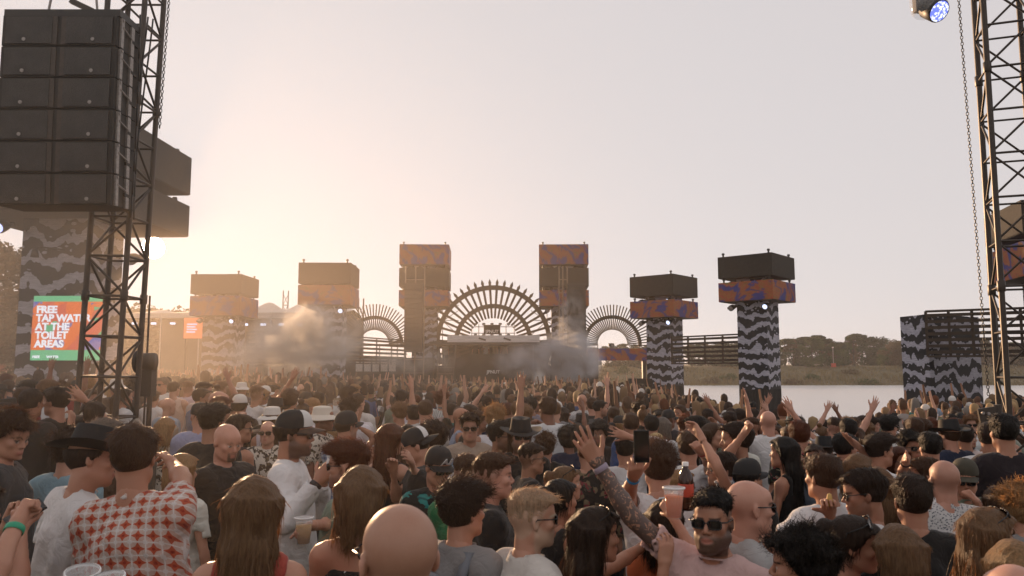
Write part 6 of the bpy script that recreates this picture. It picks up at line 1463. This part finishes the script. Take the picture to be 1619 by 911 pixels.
def mass():
    rg = np.random.default_rng(9); pts = list(rest); yy = 21.0
    row = 0
    while yy < 95:
        sp = .56 + .0030 * yy; x = -yy * .72
        while x < yy * .72:
            px, py = x + rg.uniform(-.2, .2) + (row % 2) * sp / 2, yy + rg.uniform(-.2, .2); x += sp
            if py > ylim(px, py) - .4 or (py > 50 and rg.random() < .25): continue
            u, v = proj((px, py, 1.75))
            if u < -30 or u > 1650: continue
            pts.append((px, py))
        yy += sp * .87; row += 1
    obst = [(o.location.x, o.location.y, 1.5) for o in bpy.data.objects if o.get('category') in ('tower', 'truss')]
    VV, QQ, CC = [], [], []; k = 0; T = {}
    sk = np.array([SKIN[s] for s in ('fair', 'light', 'tan', 'olive', 'brown')]); cols = [c[1] for c in COLN]; cw = np.array([c[2] for c in COLN], float); cw /= cw.sum(); hcs = [HAIRC[h[0]] for h in HC]; hw = np.array([h[1] for h in HC], float); hw /= hw.sum()
    for (x, y) in pts:
        if any((x - a) ** 2 + (y - b) ** 2 < r * r for a, b, r in obst): continue
        n = 8 if y < 26 else (6 if y < 36 else 5); pose = int(rg.choice(3, p=[.95, .03, .02] if y < 38 else [.86, .08, .06])); hk = int(rg.choice(4, p=[.60, .29, .05, .06]))
        key = (pose, hk, n)
        if key not in T: T[key] = low_person(*key)
        V, Q, Pp = T[key]; a = rg.normal() * .5; c, s = math.cos(a), math.sin(a); H = rg.normal(1.70, .07) / 1.75
        W = np.stack([(V[:, 0] * c - V[:, 1] * s) * H + x, (V[:, 0] * s + V[:, 1] * c) * H + y, V[:, 2] * H + float(ground_z(x, y))], 1)
        skin = sk[rg.integers(0, 5)]; top = np.array(cols[rg.choice(len(cols), p=cw)]); hr = np.array(hcs[rg.choice(len(hcs), p=hw)]); leg = np.array([(.03, .035, .05), (.02, .02, .02), (.1, .12, .16)][rg.integers(0, 3)]); hat = np.array([(.6, .56, .52), (.015, .015, .015), (.3, .22, .14)][rg.integers(0, 3)])
        pal = np.stack([skin, top, hr, leg, hat]) * rg.uniform(.85, 1.15); CC.append(pal[Pp]); VV.append(W); QQ.append(Q + k); k += len(V)
    V = np.concatenate(VV); Q = np.concatenate(QQ); C = np.concatenate(CC)
    t = NT('crowd_mix'); a = t.n('Attribute', attribute_type='GEOMETRY', attribute_name='col'); t.set(Base_Color=a.outputs['Color'], Roughness=.75, Specular_IOR_Level=.3)
    tr = t.n('BsdfTranslucent', {'Color': a.outputs['Color']}); mx = t.n('MixShader', {0: .12}); t.l(t.b.outputs[0], mx.inputs[1]); t.l(tr.outputs[0], mx.inputs[2]); t.l(mx.outputs[0], t.out.inputs['Surface'])
    me = mk_mesh('crowd', V, Q, None, [t.m]); at = me.attributes.new('col', 'FLOAT_COLOR', 'POINT'); at.data.foreach_set('color', np.concatenate([C, np.ones((len(C), 1))], 1).astype(np.float32).ravel())
    tag(ob('crowd', me), 'distant festival crowd packed up to the stage and towers', 'crowd', kind='stuff'); print('MASS', len(pts), len(Q))
mass()
# ------------------------------------------------------------------ air and smoke
def haze():
    b = MB(); b.box((0, 400, 6.2), (2600, 2600, 17.6)); m = bpy.data.materials.new('haze_air'); m.use_nodes = True; t = m.node_tree; t.nodes.clear()
    v = t.nodes.new('ShaderNodeVolumePrincipled'); v.inputs['Color'].default_value = (.97, .93, .90, 1); v.inputs['Density'].default_value = HAZE_D; v.inputs['Anisotropy'].default_value = .6
    o = t.nodes.new('ShaderNodeOutputMaterial'); t.links.new(v.outputs[0], o.inputs['Volume'])
    m.cycles.homogeneous_volume = True if hasattr(m, 'cycles') and hasattr(m.cycles, 'homogeneous_volume') else None
    tag(b.build('haze', m), 'warm evening haze over the whole festival ground', 'haze', kind='stuff')
HAZE_D = .00045
haze()
def smoke(name, label, c, r, dens, col, aniso, nscale, rz=0, thr=.45, step=1.0):
    b = MB(); b.lathe([(math.cos(a), math.sin(a)) for a in np.linspace(-math.pi / 2, math.pi / 2, 11)], 18); m = bpy.data.materials.new(name + '_volume'); m.use_nodes = True; t = m.node_tree; t.nodes.clear(); N = lambda k: t.nodes.new('ShaderNode' + k)
    tc = N('TexCoord'); ln = N('VectorMath'); ln.operation = 'LENGTH'; t.links.new(tc.outputs['Object'], ln.inputs[0])
    fall = N('MapRange'); fall.inputs['From Min'].default_value = 1.0; fall.inputs['From Max'].default_value = .25; t.links.new(ln.outputs['Value'], fall.inputs['Value'])
    pos = N('NewGeometry'); nz = N('TexNoise'); nz.inputs['Scale'].default_value = nscale; nz.inputs['Detail'].default_value = 4; nz.inputs['Distortion'].default_value = .6; t.links.new(pos.outputs['Position'], nz.inputs['Vector'])
    mr = N('MapRange'); mr.inputs['From Min'].default_value = thr; mr.inputs['From Max'].default_value = thr + .3; t.links.new(nz.outputs[0], mr.inputs['Value'])
    mu = N('Math'); mu.operation = 'MULTIPLY'; t.links.new(fall.outputs[0], mu.inputs[0]); t.links.new(mr.outputs[0], mu.inputs[1]); m2 = N('Math'); m2.operation = 'MULTIPLY'; m2.inputs[1].default_value = dens; t.links.new(mu.outputs[0], m2.inputs[0])
    v = N('VolumePrincipled'); v.inputs['Color'].default_value = (*col, 1); v.inputs['Anisotropy'].default_value = aniso; t.links.new(m2.outputs[0], v.inputs['Density']); o = N('OutputMaterial'); t.links.new(v.outputs[0], o.inputs['Volume'])
    try: m.cycles.volume_step_rate = step
    except Exception: pass
    x = b.build(name, m, loc=c, scale=r, rot=(0, 0, rz)); return tag(x, label, 'smoke', kind='stuff')
p = P(900, 565, 57); smoke('smoke', 'bluish stage smoke drifting at the right speaker column', p, (2.7, 1.6, 2.3), 4.0, (.93, .95, 1.0), .3, .9, thr=.36)
p = P(905, 520, 58); smoke('smoke', 'thin smoke rising between the right main tower and its speakers', p, (1.2, 1.0, 3.2), 2.6, (.95, .95, .97), .3, 1.1, thr=.38)
p = P(486, 535, 42); smoke('smoke', 'cream coloured smoke cloud in front of the left stage towers', p, (3.4, 1.2, 2.1), 4.2, (1.0, .97, .93), .3, .55, thr=.36)
p = P(853, 607, 40); smoke('smoke', 'small puff of smoke above the crowd before the stage', p, (.4, .4, 1.0), 5.0, (.98, .96, .93), .3, 2.0)
smoke('dust', 'warm sunlit dust added over the crowd as a veil of sun glow', (-9.5, 13, 2.8), (12.5, 20, 7.0), .017, (1.0, .85, .70), .32, .12, thr=.1, step=3.0)  # dust cloud shaped and placed to add a warm veil towards the sun
p = P(440, 560, 41); smoke('smoke', 'low pale smoke drifting from the hazy tower towards the stage', p, (3.0, 1.0, 1.2), 2.4, (1.0, .96, .91), .3, .8, thr=.36)
p = P(640, 572, 55); smoke('smoke', 'thin smoke along the left side deck of the stage', p, (4.6, 1.0, 1.1), .9, (.97, .96, .95), .3, .8, thr=.36)
p = P(840, 572, 56.5); smoke('smoke', 'grey smoke rolling across the right half of the booth', p, (3.2, 1.2, 1.5), 1.8, (.94, .95, 1.0), .3, .9, thr=.36)
